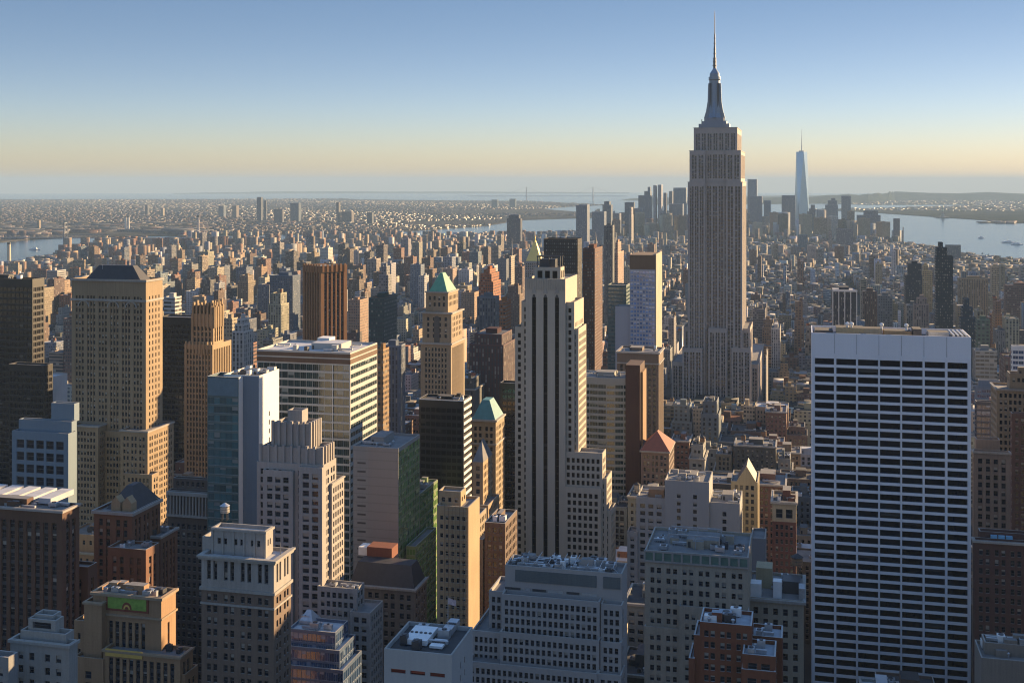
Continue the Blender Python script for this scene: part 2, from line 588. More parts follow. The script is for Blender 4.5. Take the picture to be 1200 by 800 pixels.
m, nt, p = new_mat('wooded_hill')
tc = N(nt, 'ShaderNodeTexCoord')
c = ramp(nt, noise(nt, tc.outputs['Object'], 0.004, 6, 0.7), [(0.35, (0.03, 0.04, 0.025)), (0.55, (0.045, 0.05, 0.035)), (0.72, (0.12, 0.105, 0.085))])
nt.links.new(c, p.inputs['Base Color'])
p.inputs['Roughness'].default_value = 0.95
p.inputs['Specular IOR Level'].default_value = 0.0
HILL = m
hill('hills', [(40.625, -74.050, 5), (40.622, -74.080, 70), (40.618, -74.095, 110), (40.605, -74.11, 120), (40.595, -74.12, 125), (40.60, -74.16, 90), (40.60, -74.22, 50)], 3800, HILL)
hill('hills', [(40.40, -73.975, 8), (40.395, -74.0, 50), (40.39, -74.03, 75), (40.40, -74.07, 60), (40.42, -74.15, 30)], 4000, HILL)
# ------------------------------------------------------------------ buildings: machinery
RNG = random.Random(11)
ROOF_GREY = plainmat('roof_gravel', (0.17, 0.165, 0.16), 0.95, var=0.5, scale=0.25)
ROOF_DARK = plainmat('roof_tar', (0.05, 0.05, 0.052), 0.9, var=0.6, scale=0.25)
ROOF_PALE = plainmat('roof_membrane', (0.42, 0.42, 0.42), 0.8, var=0.4, scale=0.2)
METAL = plainmat('galvanised_metal', (0.42, 0.43, 0.44), 0.45, 0.6, var=0.35, scale=0.9)
METAL_DARK = plainmat('dark_metal', (0.07, 0.07, 0.075), 0.5, 0.5)
WHITE = plainmat('white_paint', (0.72, 0.71, 0.68), 0.6, var=0.15)
GLASS = glassmat('window_glass')
GLASS_DARK = glassmat('window_glass_dark', share=0.12)
GLASS_BLIND = glassmat('window_glass_blinds', share=0.6)
RIBBON = glassmat('ribbon_glass', col=(0.008, 0.010, 0.014), share=0.10, blind=(0.05, 0.05, 0.05), frame=(0.02, 0.02, 0.022), mullions=1, rail=False, ior=1.45, rough=0.05)
TRIM = wallmat('pale_stone_trim', (0.46, 0.43, 0.38))
SPANDREL = plainmat('dark_spandrel', (0.055, 0.055, 0.06), 0.5, 0.2)
FOOT = []                                   # footprints in (across, down) town metres, for the fill to keep clear of
OCC = []                                    # screen boxes of what has been built, for the visibility count

S = lambda **k: dict(dict(bay=2.8, fl=3.7, ww=1.4, wh=2.0, sill=0.9, margin=1.2, group=1, gap=0.0, inset=0.35, sp=None, top=1.6, base=0.0), **k)

class Bldg:
    def __init__(s, name, label, cat, xc, Y, wall, glass=None, spandrel=None, roof=None, trim=None, rot=None, side='W', group=None):
        s.rot = -TH if rot is None else rot
        s.ox, s.oy = (xc - 600) / F * Y, Y
        s.oz = -drop(s.ox, s.oy)
        s.w = (cos(s.rot), sin(s.rot))
        s.a = (-sin(s.rot), cos(s.rot))
        s.root = thing(name, label, cat, (s.ox, s.oy, s.oz), s.rot, group)
        s.wall, s.glass, s.sp = wall, glass or GLASS, spandrel or SPANDREL
        s.roofm, s.trim = roof or ROOF_GREY, trim or TRIM
        s.mb, s.rb = MB(), MB()
        s.win = []
        s.side = side
        s.seq = 0
        s.zcut = HC - (835 - EY) * Y / F - 6
        s.Y = Y

    # pixel -> local helpers
    def lx(s, px, ly=0.0):
        k = (px - 600) / F
        return (k * (s.oy + ly * s.a[1]) - s.ox - ly * s.a[0]) / (s.w[0] - k * s.w[1])
    def ly(s, px, lx=0.0):
        k = (px - 600) / F
        return (k * (s.oy + lx * s.w[1]) - s.ox - lx * s.w[0]) / (s.a[0] - k * s.a[1])
    def wy(s, lx, ly):
        return s.oy + lx * s.w[1] + ly * s.a[1]
    def z(s, py, lx=0.0, ly=0.0):
        return HC - (py - EY) * s.wy(lx, ly) / F - s.oz
    def at(s, lx, ly):
        return s.ox + lx * s.w[0] + ly * s.a[0], s.wy(lx, ly)

    def facade(s, p0, p1, z0, z1, st):
        if st is None or z1 - z0 < 2.5:
            L = math.hypot(p1[0] - p0[0], p1[1] - p0[1])
            s.mb.poly([(*p0, z0), (*p1, z0), (*p1, z1), (*p0, z1)], 0, [(0, z0), (L, z0), (L, z1), (0, z1)])
            return
        dx, dy = p1[0] - p0[0], p1[1] - p0[1]
        L = math.hypot(dx, dy)
        dx, dy = dx / L, dy / L
        nx, ny = dy, -dx
        pt = lambda u, v, d=0.0: (p0[0] + dx * u - nx * d, p0[1] + dy * u - ny * d, v)
        def q(u0, u1, v0, v1, mi, d=0.0):
            if u1 - u0 > 1e-4 and v1 - v0 > 1e-4:
                s.mb.poly([pt(u0, v0, d), pt(u1, v0, d), pt(u1, v1, d), pt(u0, v1, d)], mi, [(u0, v0), (u1, v0), (u1, v1), (u0, v1)])
        k, gap, ww = st['group'], st['gap'], min(st['ww'] * 1.17, max(st['ww'], st['bay'] * .8))
        pitch = st['bay'] * k + gap
        n = max(1, int((L - 2 * st['margin'] + gap) / pitch + 0.35))
        if L < 2 * st['margin'] + ww:
            q(0, L, z0, z1, 0)
            return
        sc = (L - 2 * st['margin']) / (n * pitch - gap)
        cols = []
        for g in range(n):
            for i in range(k):
                c = st['margin'] + sc * (g * pitch + (i + 0.5) * st['bay'])
                w = min(ww * sc, st['bay'] * sc - 0.06)
                cols.append((c - w / 2, c + w / 2))
        if st.get('skip'):
            cols = [c for i, c in enumerate(cols) if i not in st['skip']]
        fl, wh = st['fl'], min(st['wh'] * 1.1, max(st['wh'], st['fl'] * .68))
        top = z1 - st['top']
        zlo = max(z0 + st['base'], s.zcut)
        nf = int((top - zlo) / fl + 1e-6)
        rows = []
        for j in range(nf):
            b = top - (j + 1) * fl + st['sill']
            if b > z0 + 0.1:
                rows.append((b, b + wh))
        if not rows:
            q(0, L, z0, z1, 0)
            return
        ins, sp = st['inset'], st['sp']
        vlo, vhi = rows[-1][0], rows[0][1]
        q(0, L, z0, vlo, 0)
        q(0, L, vhi, z1, 0)
        u = 0.0
        for (a, b) in cols:
            q(u, a, vlo, vhi, 0)
            u = b
        q(u, L, vlo, vhi, 0)
        smi = 1 if (sp is not None and not st.get('spwall')) else 0
        for (a, b) in cols:
            if sp is not None:
                # recessed strip: reveals run the whole height
                s.mb.poly([pt(a, vlo), pt(a, vlo, ins), pt(a, vhi, ins), pt(a, vhi)], 0)
                s.mb.poly([pt(b, vlo, ins), pt(b, vlo), pt(b, vhi), pt(b, vhi, ins)], 0)
                s.mb.poly([pt(a, vhi, ins), pt(b, vhi, ins), pt(b, vhi), pt(a, vhi)], 0)
                s.mb.poly([pt(a, vlo), pt(b, vlo), pt(b, vlo, ins), pt(a, vlo, ins)], 0)
            for j, (v0, v1) in enumerate(rows):
                if j + 1 < len(rows):
                    q(a, b, rows[j + 1][1], v0, smi, sp or 0.0)
                if sp is None:
                    s.mb.poly([pt(a, v0), pt(a, v0, ins), pt(a, v1, ins), pt(a, v1)], 0)
                    s.mb.poly([pt(b, v0, ins), pt(b, v0), pt(b, v1), pt(b, v1, ins)], 0)
                    s.mb.poly([pt(a, v1, ins), pt(b, v1, ins), pt(b, v1), pt(a, v1)], 0)
                    s.mb.poly([pt(a, v0), pt(b, v0), pt(b, v0, ins), pt(a, v0, ins)], 2)
                    d = ins
                else:
                    d = ins
                s.win.append(([pt(a, v0, d), pt(b, v0, d), pt(b, v1, d), pt(a, v1, d)], (nx, ny)))

    def prism(s, pts, z0, z1, sts, parapet=1.1, cap=True, roof=True):
        """pts run counter-clockwise seen from above; sts gives one facade style per edge."""
        n = len(pts)
        for i in range(n):
            s.facade(pts[i], pts[(i + 1) % n], z0, z1, sts[i] if isinstance(sts, (list, tuple)) else sts)
        if not roof:
            return
        cx = sum(p[0] for p in pts) / n
        cy = sum(p[1] for p in pts) / n
        t = 0.45
        ins = []
        for i in range(n):
            a, b, c = pts[i - 1], pts[i], pts[(i + 1) % n]
            d1 = (b[0] - a[0], b[1] - a[1])
            d2 = (c[0] - b[0], c[1] - b[1])
            l1, l2 = math.hypot(*d1), math.hypot(*d2)
            n1 = (-d1[1] / l1, d1[0] / l1)
            n2 = (-d2[1] / l2, d2[0] / l2)
            bx, by = n1[0] + n2[0], n1[1] + n2[1]
            bl = bx * bx + by * by
            ins.append((b[0] + 2 * t * bx / bl, b[1] + 2 * t * by / bl))
        zr = z1 - parapet
        for i in range(n):
            j = (i + 1) % n
            s.mb.poly([(*pts[i], z1), (*pts[j], z1), (*ins[j], z1), (*ins[i], z1)], 2)
            s.mb.poly([(*ins[j], zr), (*ins[i], zr), (*ins[i], z1), (*ins[j], z1)], 0)
        s.rb.poly([(*p, zr) for p in ins], 0, [(p[0], p[1]) for p in ins])

    def block(s, x0, x1, y0, y1, z0, z1, st, st_side=None, parapet=1.1, roof=True):
        s.seq += 1
        e = 0.006 * s.seq if z0 > 0.5 else 0.0
        x0, x1, y0, y1 = x0 + e, x1 - e, y0 + e, y1 - e
        sd = st if st_side is None else (None if st_side == 'blank' else st_side)
        w, ea = (sd, None) if s.side == 'W' else (None, sd)
        if s.side == 'WE':
            w = ea = sd
        s.prism([(x0, y0), (x1, y0), (x1, y1), (x0, y1)], z0, z1, [st, w, None, ea], parapet, roof=roof)
        X0, Y0 = s.at(x0, y0)
        if z0 < 0.5:
            c = [s.at(a, b) for a, b in ((x0, y0), (x1, y0), (x1, y1), (x0, y1))]
            tt = [(X * WX + Y * WY, X * AX + Y * AY) for X, Y in c]
            FOOT.append((min(t[0] for t in tt), max(t[0] for t in tt), min(t[1] for t in tt), max(t[1] for t in tt)))
        pp = [pxy(*s.at(a, b), zz + s.oz) for a, b in ((x0, y0), (x1, y0), (x1, y1), (x0, y1)) for zz in (z0, z1)]
        OCC.append((s.Y, min(p[0] for p in pp), max(p[0] for p in pp), min(p[1] for p in pp), max(p[1] for p in pp)))
        return dict(x0=x0, x1=x1, y0=y0, y1=y1, z0=z0, z1=z1, zr=z1 - parapet)

    def tier(s, xl, xc, xr, yt, z0=0.0, f=0.0, st=None, st_side=None, parapet=1.1, depth=None, roof=True):
        """A volume given by where its three upright edges and its roof corner show in the photograph."""
        if s.side != 'E':
            x1 = s.lx(xc, f)
            x0 = s.lx(xl, f)
            y1 = f + depth if depth else s.ly(xr, x1)
            zt = s.z(yt, x1, f)
        else:                                   # xl = far end of the east face, xc = near corner, xr = west corner
            x0 = s.lx(xc, f)
            x1 = s.lx(xr, f)
            y1 = f + depth if depth else s.ly(xl, x0)
            zt = s.z(yt, x0, f)
        return s.block(x0, x1, f, max(y1, f + 4), z0, zt, st, st_side, parapet, roof)

    def ring(s, b, z, h, proud, name='cornice', mat=None):
        """A projecting course round a block."""
        mb = MB()
        x0, x1, y0, y1 = b['x0'], b['x1'], b['y0'], b['y1']
        p = proud
        mb.box(x0 - p, x1 + p, y0 - p, y0 - 0.002, z, z + h, bottom=True)
        mb.box(x1 + 0.002, x1 + p, y0 - 0.002, y1 + p, z, z + h, bottom=True)
        mb.box(x0 - p, x0 - 0.002, y0 - 0.002, y1 + p, z, z + h, bottom=True)
        return mb.build(name, mat or s.trim, s.root)

    def part(s, name, mb, mat, parent=None, **k):
        return mb.build(name, mat, parent or s.root, **k)

    def hip(s, x0, x1, y0, y1, z0, z1, ridge, mat, name='hipped_roof', eave=0.4):
        """Hipped or pyramid roof; ridge is the share of the length kept at the top."""
        mb = MB()
        cx, cy = (x0 + x1) / 2, (y0 + y1) / 2
        rx, ry = (x1 - x0) / 2 * ridge[0], (y1 - y0) / 2 * ridge[1]
        x0, x1, y0, y1 = x0 - eave, x1 + eave, y0 - eave, y1 + eave
        lo = [(x0, y0, z0), (x1, y0, z0), (x1, y1, z0), (x0, y1, z0)]
        hi = [(cx - rx, cy - ry, z1), (cx + rx, cy - ry, z1), (cx + rx, cy + ry, z1), (cx - rx, cy + ry, z1)]
        for i in range(4):
            j = (i + 1) % 4
            mb.poly([lo[i], lo[j], hi[j], hi[i]], 0)
        if rx > 0.05 and ry > 0.05:
            mb.poly(hi, 0)
        mb.poly(lo[::-1], 0)
        return mb.build(name, mat, s.root)

    def kit(s, b, n=8, seed=1, big=True, tall=3.5, mats=None, front=0.12):
        """Machines, ducts and stair heads on a roof."""
        r = random.Random(seed)
        x0, x1, y0, y1, z = b['x0'] + 1, b['x1'] - 1, b['y0'] + 1, b['y1'] - 1, b['zr']
        W, D = x1 - x0, y1 - y0
        if W < 4 or D < 4:
            return
        if big:
            w, d = W * r.uniform(0.25, 0.42), min(D * r.uniform(0.35, 0.5), 14)
            cx, cy = x0 + W * r.uniform(0.35, 0.65), y0 + D * r.uniform(0.5, 0.65)
            mb = MB()
            mb.box(cx - w / 2, cx + w / 2, cy - d / 2, cy + d / 2, z, z + tall * r.uniform(0.8, 1.2), 0, topmi=1)
            o = mb.build('bulkhead', [s.wall, s.roofm], s.root)
            m2 = MB()
            m2.box(cx - w / 2 + 0.5, cx - w / 2 + 1.5, cy - d / 2 - 0.05, cy - d / 2 - 0.004, z, z + 2.1)
            m2.build('door', METAL_DARK, o)
        for k in range(n):
            cx, cy = x0 + W * r.uniform(0.06, 0.94), y0 + D * r.uniform(front, 0.94)
            t = r.random()
            mb = MB()
            if t < 0.5:
                w, d, h = r.uniform(1.2, 3.6), r.uniform(1.2, 3.0), r.uniform(0.9, 2.4)
                mb.box(cx - w / 2, cx + w / 2, cy - d / 2, cy + d / 2, z + 0.3, z + 0.3 + h, bottom=True)
                for sx in (-1, 1):
                    mb.box(cx + sx * w * 0.38 - 0.1, cx + sx * w * 0.38 + 0.1, cy - d / 2 + 0.1, cy + d / 2 - 0.1, z, z + 0.3, top=False)
                o = mb.build('air_handler', r.choice([METAL, METAL, WHITE, METAL_DARK]), s.root)
                fb = MB()
                fb.lathe([(min(w, d) * 0.36, z + 0.3 + h), (min(w, d) * 0.36, z + 0.55 + h)], cx, cy, 10)
                fb.build('fan', METAL_DARK, o)
            elif t < 0.72:
                L = r.uniform(4, min(12, W * 0.6)) if W > 8 else 3
                xa = max(x0, min(cx - L / 2, x1 - L))
                mb.box(xa, xa + L, cy - 0.45, cy + 0.45, z + 0.5, z + 1.3, bottom=True)
                for t2 in (0.1, 0.5, 0.9):
                    mb.box(xa + L * t2 - 0.1, xa + L * t2 + 0.1, cy - 0.3, cy + 0.3, z, z + 0.5, top=False)
                mb.build('duct', METAL, s.root)
            elif t < 0.88:
                mb.lathe([(0.35, z), (0.35, z + 1.2), (0.6, z + 1.25), (0.6, z + 1.5), (0.1, z + 1.8)], cx, cy, 9)
                mb.build('roof_vent', METAL, s.root)
            else:
                w = r.uniform(2, 4)
                mb.box(cx - w / 2, cx + w / 2, cy - 1.2, cy + 1.2, z, z + r.uniform(2, 3.2), 0, topmi=1)
                mb.build('stair_head', [s.wall, s.roofm], s.root)

    def done(s, cap=100, wname='window', each=True):
        s.mb.build('wall', [s.wall, s.sp, s.trim], s.root)
        if s.rb.f:
            s.rb.build('roof', s.roofm, s.root)
        if not s.win:
            return s
        r = random.Random(len(s.win) * 7 + int(s.oy))
        sc = []
        for i, (q, n) in enumerate(s.win):
            cx = sum(p[0] for p in q) / 4
            cy = sum(p[1] for p in q) / 4
            cz = sum(p[2] for p in q) / 4
            X, Y = s.at(cx, cy)
            px, py = pxy(X, Y, cz + s.oz)
            nx, ny = n[0] * s.w[0] + n[1] * s.a[0], n[0] * s.w[1] + n[1] * s.a[1]
            fac = -(nx * X + ny * Y) / math.hypot(X, Y)
            a = math.dist(q[0], q[1]) * math.dist(q[1], q[2]) * max(fac, 0) / (Y * Y)
            vis = 1.0 if (0 < px < 1200 and py < 797) else 0.02
            sc.append((-(a * vis) * (1.0 + cz / 4000.0), i))
        sc.sort()
        keep = set(i for _, i in sc[:cap]) if each else set()
        rest = MB()
        uv = [(0, 0), (1, 0), (1, 1), (0, 1)]
        for i, (q, n) in enumerate(s.win):
            if i in keep:
                mb = MB()
                mb.poly(q, 0, uv, r.random())
                mb.build(wname, s.glass, s.root, rndattr=True)
            else:
                rest.poly(q, 0, uv, r.random())
        if rest.f:
            o = rest.build(wname + '_rest' if False else 'windows', s.glass, s.root, rndattr=True)
            o['kind'] = 'stuff'
        return s

def water_tank(x, y, z, r, h, label, group='wooden tanks on the roofs', rust=0):
    """Staved tank with a conical lid on a steel stand."""
    o = thing('water_tank', label, 'water tank', (x, y, z), 0.0, group)
    lg = max(2.5, r * 1.2)
    wood = (TANK_WOOD, TANK_RED, TANK_GREY)[rust % 3]
    mb = MB()
    mb.lathe([(r, lg), (r * 0.94, lg + h)], 0, 0, 14, cap=False)
    mb.lathe([(0.0, lg), (r, lg)], 0, 0, 14, cap=False)
    t = mb.build('tank', wood, o, smooth=False)
    for k in range(3):
        zz = lg + h * (0.12 + 0.36 * k)
        hb = MB()
        hb.lathe([(r * 1.015, zz), (r * 1.015, zz + 0.12)], 0, 0, 14, cap=False)
        hb.build('hoop', METAL_DARK, t)
    mb = MB()
    mb.lathe([(r * 1.08, lg + h - 0.1), (0.25, lg + h + r * 0.55), (0.0, lg + h + r * 0.62)], 0, 0, 14, cap=False)
    mb.build('lid', ROOF_DARK if rust != 2 else METAL, o)
    for k in range(4):
        a = pi / 4 + k * pi / 2
        mb = MB()
        mb.bar((r * 0.75 * cos(a), r * 0.75 * sin(a), 0), (r * 0.7 * cos(a), r * 0.7 * sin(a), lg), 0.14, 4)
        mb.build('leg', METAL_DARK, o)
    return o

TANK_WOOD = plainmat('tank_staves_brown', (0.26, 0.15, 0.08), 0.85, var=0.4, scale=2)
TANK_RED = plainmat('tank_staves_red', (0.30, 0.11, 0.06), 0.85, var=0.4, scale=2)
TANK_GREY = plainmat('tank_staves_grey', (0.36, 0.33, 0.28), 0.85, var=0.4, scale=2)
# ------------------------------------------------------------------ the buildings one can tell apart
tan_stone = wallmat('tan_stone', (0.40, 0.32, 0.22))
grey_stone = wallmat('grey_stone', (0.34, 0.33, 0.31))
limestone = wallmat('limestone', (0.45, 0.42, 0.37))
esb_stone = wallmat('grey_limestone', (0.54, 0.47, 0.42), var=0.2)
cream = wallmat('cream_brick', (0.48, 0.42, 0.30))
gold_brick = wallmat('golden_brick', (0.48, 0.34, 0.19))
orange_brick = wallmat('orange_brick', (0.46, 0.28, 0.15))
yellow_brick = wallmat('yellow_brick', (0.50, 0.42, 0.26))
brown_brick = wallmat('brown_brick', (0.19, 0.125, 0.085))
dark_brick = wallmat('dark_brick', (0.11, 0.07, 0.05))
red_brick = wallmat('red_brick', (0.27, 0.085, 0.045))
white_panel = wallmat('white_panel', (1.0, 0.98, 0.92), var=0.08)
travertine = wallmat('white_travertine', (1.05, 1.05, 1.06), var=0.07, rough=0.6)
blue_panel = wallmat('blue_grey_panel', (0.24, 0.32, 0.38), var=0.12, rough=0.45)
concrete = wallmat('grey_concrete', (0.36, 0.35, 0.33), var=0.12, courses=3.9)
bronze = wallmat('dark_bronze', (0.035, 0.030, 0.027), var=0.2, rough=0.4)
black_panel = wallmat('black_panel', (0.022, 0.022, 0.024), var=0.2, rough=0.35)
teal_frame = wallmat('teal_frame', (0.10, 0.17, 0.17), var=0.15, rough=0.5)
green_frame = wallmat('green_frame', (0.22, 0.30, 0.14), var=0.2, rough=0.5)
copper = plainmat('green_copper', (0.09, 0.27, 0.17), 0.7, var=0.3, scale=0.4)
teal_copper = plainmat('teal_copper', (0.06, 0.19, 0.20), 0.7, var=0.3, scale=0.4)
red_tile = plainmat('red_clay_tile', (0.22, 0.07, 0.04), 0.8, var=0.35, scale=0.8)
slate = plainmat('dark_slate', (0.035, 0.035, 0.04), 0.6, var=0.4, scale=0.6)
gilt = plainmat('gilded_tile', (0.85, 0.58, 0.16), 0.4, 0.25, var=0.15)
teal_glass = glassmat('teal_glass', col=(0.03, 0.10, 0.115), share=0.2, blind=(0.12, 0.16, 0.17), frame=(0.14, 0.19, 0.2), ior=1.9, mullions=3, rail=False)
blue_glass = glassmat('blue_glass', col=(0.02, 0.05, 0.11), share=0.25, blind=(0.14, 0.2, 0.28), frame=(0.2, 0.24, 0.3), ior=1.9, mullions=2, rail=False)
green_glass = glassmat('green_glass', col=(0.09, 0.19, 0.05), share=0.35, blind=(0.3, 0.36, 0.16), frame=(0.22, 0.28, 0.14), ior=1.8, mullions=3, rail=False)
black_glass = glassmat('black_glass', col=(0.008, 0.008, 0.010), share=0.08, blind=(0.09, 0.08, 0.07), frame=(0.03, 0.028, 0.026), ior=1.7, mullions=2, rail=False)
dull_glass = glassmat('dull_black_glass', col=(0.006, 0.006, 0.007), share=0.05, blind=(0.05, 0.045, 0.04), frame=(0.012, 0.012, 0.012), ior=1.25, rough=0.3, mullions=1, rail=False)
band_glass = glassmat('band_glass', col=(0.012, 0.03, 0.033), share=0.16, blind=(0.16, 0.19, 0.19), frame=(0.10, 0.12, 0.12), ior=1.6, mullions=3, rail=False)

def far_left():
    b = Bldg('office_tower', 'black glass tower with faint floor lines, cut by the photo edge beside the mansard-topped tower', 'office tower', 38, 760, bronze, black_glass)
    t = b.tier(-45, 38, 52, 327, st=S(bay=3.0, ww=2.6, fl=3.9, wh=2.6, sill=.7, margin=.8, inset=.25, top=5))
    b.kit(t, 6, 3, tall=3)
    b.done()
    b = Bldg('office_tower', 'black flat-topped office block between the black glass tower and the mansard-topped tower', 'office tower', 52, 720, bronze, black_glass)
    t = b.tier(10, 52, 62, 428, st=S(bay=3.0, ww=2.5, fl=3.9, wh=2.4, margin=.8, inset=.25, top=4))
    b.done()

    # stone tower with the dark mansard
    b = Bldg('stone_tower', 'broad tan stone tower with dark mansard roof, arched strip windows and sunlit side', 'skyscraper', 171, 675, wallmat('lincoln_stone', (0.41, 0.295, 0.175)), GLASS)
    st = S(bay=1.95, ww=1.05, fl=3.65, wh=2.0, sill=.8, margin=2.2, group=3, gap=1.5, inset=.45, sp=.3, spwall=True, top=9)
    sw = S(bay=2.1, ww=1.1, fl=3.65, wh=2.0, margin=3.0, group=1, gap=1.6, inset=.4, top=9)
    tw = b.tier(84, 171, 190.5, 328, st=st, st_side=sw)
    b.ring(tw, tw['z1'] - 1.2, 1.0, .7)
    b.ring(tw, tw['z1'] - 12.5, 1.2, .5, 'string_course')
    b.seq = 0
    lw = b.tier(84, 115, 125, 499, f=-8.5, depth=8.4, st=S(bay=1.95, ww=1.0, fl=3.65, wh=2.0, margin=1.5, top=3))
    rw = b.tier(141, 173, 203.5, 505, f=-8.5, st=S(bay=1.95, ww=1.0, fl=3.65, wh=2.0, margin=1.5, group=2, gap=.8, top=3))
    for q in (lw, rw):
        b.ring(q, q['z1'] - .9, .8, .5)
    mid = b.block(lw['x0'], rw['x0'] + 2, -1.5, 2, 0, lw['z1'] - 4, S(bay=1.95, ww=1.0, fl=3.65, wh=2.0, top=3), parapet=1)
    low = b.tier(146, 178, 196, 556, f=-12, depth=8, st=S(bay=2.4, ww=1.2, fl=3.65, wh=2.2, margin=1.5, top=2))
    # arched heads over the left and right bays
    for cx in (0.16, 0.56, 0.8):
        mb = MB()
        x = tw['x0'] + (tw['x1'] - tw['x0']) * cx
        w = 3.1
        zz = tw['z1'] - 16
        for k in range(8):
            a0, a1 = pi * k / 8, pi * (k + 1) / 8
            pr = [(x + w * cos(a0), -.12, zz + w * sin(a0)), (x + (w + .7) * cos(a0), -.12, zz + (w + .7) * sin(a0)),
                  (x + (w + .7) * cos(a1), -.12, zz + (w + .7) * sin(a1)), (x + w * cos(a1), -.12, zz + w * sin(a1))]
            mb.poly(pr, 0)
            mb.poly([pr[1], (pr[1][0], -.003, pr[1][2]), (pr[2][0], -.003, pr[2][2]), pr[2]], 0)
        b.part('arch_moulding', mb, TRIM)
    z0 = tw['zr']
    x0, x1 = b.lx(102, 5), b.lx(166, 5)
    b.hip(x0, x1, 4, tw['y1'] - 4, z0, z0 + 8.5, (.62, .45), slate, 'mansard_roof')
    mb = MB()
    mb.bar((b.lx(118, 4), 6, z0), (b.lx(118, 4), 6, z0 + 9), .12)
    b.part('flagpole', mb, METAL)
    b.kit(dict(tw, x0=b.lx(86), x1=x0 - 1), 3, 5, big=False)
    b.done()

    b = Bldg('office_building', 'blue-grey stepped office block with square windows, at the foot of the mansard-topped tower', 'office block', 80, 600, blue_panel, GLASS_DARK)
    t = b.tier(14, 80, 90, 508, st=S(bay=5.2, ww=3.4, fl=6.2, wh=4.2, sill=1.2, margin=2, inset=.6, top=3.5))
    u = b.tier(22, 84, 90, 494, z0=t['zr'], f=5, st=None)
    v = b.tier(60, 87, 93, 473, z0=u['zr'], f=10, st=None)
    b.kit(u, 4, 9, big=False)
    b.done()

    b = Bldg('office_tower', 'dark flat-topped slab showing between the mansard-topped tower and the finned crown tower', 'office tower', 224, 860, bronze, black_glass)
    t = b.tier(186, 224, 236, 372, st=S(bay=3, ww=2.4, fl=3.9, wh=2.2, top=5))
    b.done()

    # crown of fins
    b = Bldg('art_deco_tower', 'slim tan tower crowned with upright stone fins, sun on its side', 'skyscraper', 249, 760, wallmat('chanin_brick', (0.46, 0.33, 0.19)), GLASS_DARK)
    st = S(bay=2.2, ww=1.1, fl=3.6, wh=2.2, margin=1.2, inset=.7, sp=.5, top=3, spwall=True)
    lo = b.tier(216, 249, 271, 404, st=st)
    up = b.tier(224, 250, 262, 368, z0=lo['zr'], f=3, st=S(bay=2.6, ww=1.3, fl=3.6, wh=2.4, margin=1, inset=.7, sp=.5, top=8, spwall=True))
    x0, x1, y0, y1, zz = up['x0'], up['x1'], up['y0'], up['y1'], up['z1']
    core = b.block(x0 + 2, x1 - 2, y0 + 2, y1 - 2, up['zr'], zz + 5.5, S(bay=2.4, ww=.9, fl=6, wh=4, margin=.8, inset=.5, top=1))
    nx = 6
    for k in range(nx):
        xx = x0 + (x1 - x0) * (k + .5) / nx
        mb = MB()
        hh = 8.5 if k % 2 else 7.2
        mb.box(xx - .55, xx + .55, y0 - .6, y0 + 2.6, zz - 9, zz + hh * .62, topmi=0)
        mb.box(xx - .45, xx + .45, y0 + .2, y0 + 2.4, zz + hh * .62, zz + hh)
        b.part('fin', mb, b.wall)
    for k in range(6):
        yy = y0 + (y1 - y0) * (k + .5) / 6
        mb = MB()
        hh = 8.5 if k % 2 else 7.2
        mb.box(x1 - 2.6, x1 + .6, yy - .55, yy + .55, zz - 9, zz + hh * .62)
        mb.box(x1 - 2.4, x1 - .2, yy - .45, yy + .45, zz + hh * .62, zz + hh)
        b.part('fin', mb, b.wall)
    for k in range(8):
        xx = lo['x0'] + (lo['x1'] - lo['x0']) * (k + .5) / 8
        mb = MB()
        mb.box(xx - .5, xx + .5, -.5, .9, lo['z1'] - 6, lo['z1'] + 1.8)
        b.part('fin', mb, b.wall)
    b.done()

    b = Bldg('brick_building', 'dark brown brick block with tall narrow windows and long white roof lights', 'office block', 73, 420, wallmat('umber_brick', (0.15, 0.075, 0.045)), GLASS_DARK)
    st = S(bay=3.4, ww=1.7, fl=3.9, wh=2.7, sill=.6, margin=1.6, inset=.6, sp=.35, top=4)
    t = b.tier(-90, 73, 93, 598, st=st)
    b.ring(t, t['z1'] - .9, .8, .5)
    w = b.tier(78, 103, 114, 664, f=13, st=st)
    b.kit(t, 22, 12, tall=4)
    for k in range(5):
        mb = MB()
        xx = t['x0'] + 14 + k * 7
        mb.box(xx, xx + 5, t['y0'] + 8, t['y0'] + 22, t['zr'] + .6, t['zr'] + 2.6, bottom=True)
        b.part('roof_light', mb, ROOF_PALE)
    b.done()

    b = Bldg('brick_building', 'old ornate red-brown brick block with a dark hipped roof, dormer gables and sunlit side', 'office block', 155, 480, wallmat('rust_brick', (0.24, 0.11, 0.06)), GLASS_DARK)
    st = S(bay=2.6, ww=1.2, fl=4.1, wh=2.6, margin=1.5, group=2, gap=1.0, inset=.5, sp=.3, spwall=True, top=3)
    t = b.tier(110, 155, 188, 600, st=st)
    b.ring(t, t['z1'] - 1.4, 1.2, .8)
    b.hip(b.lx(126, 6), b.lx(160, 6), 6, 24, t['zr'], t['zr'] + 8.5, (.2, .35), slate)
    for k in range(2):
        g = MB()
        xx = b.lx(132 + 13 * k, 3)
        g.box(xx, xx + 4, 2, 6, t['zr'], t['zr'] + 4)
        g.poly([(xx, 2, t['zr'] + 4), (xx + 4, 2, t['zr'] + 4), (xx + 2, 2, t['zr'] + 6.5)])
        g.poly([(xx + 4, 2, t['zr'] + 4), (xx + 4, 6, t['zr'] + 4), (xx + 2, 6, t['zr'] + 6.5), (xx + 2, 2, t['zr'] + 6.5)])
        g.poly([(xx, 6, t['zr'] + 4), (xx, 2, t['zr'] + 4), (xx + 2, 2, t['zr'] + 6.5), (xx + 2, 6, t['zr'] + 6.5)])
        b.part('gable', g, gold_brick)
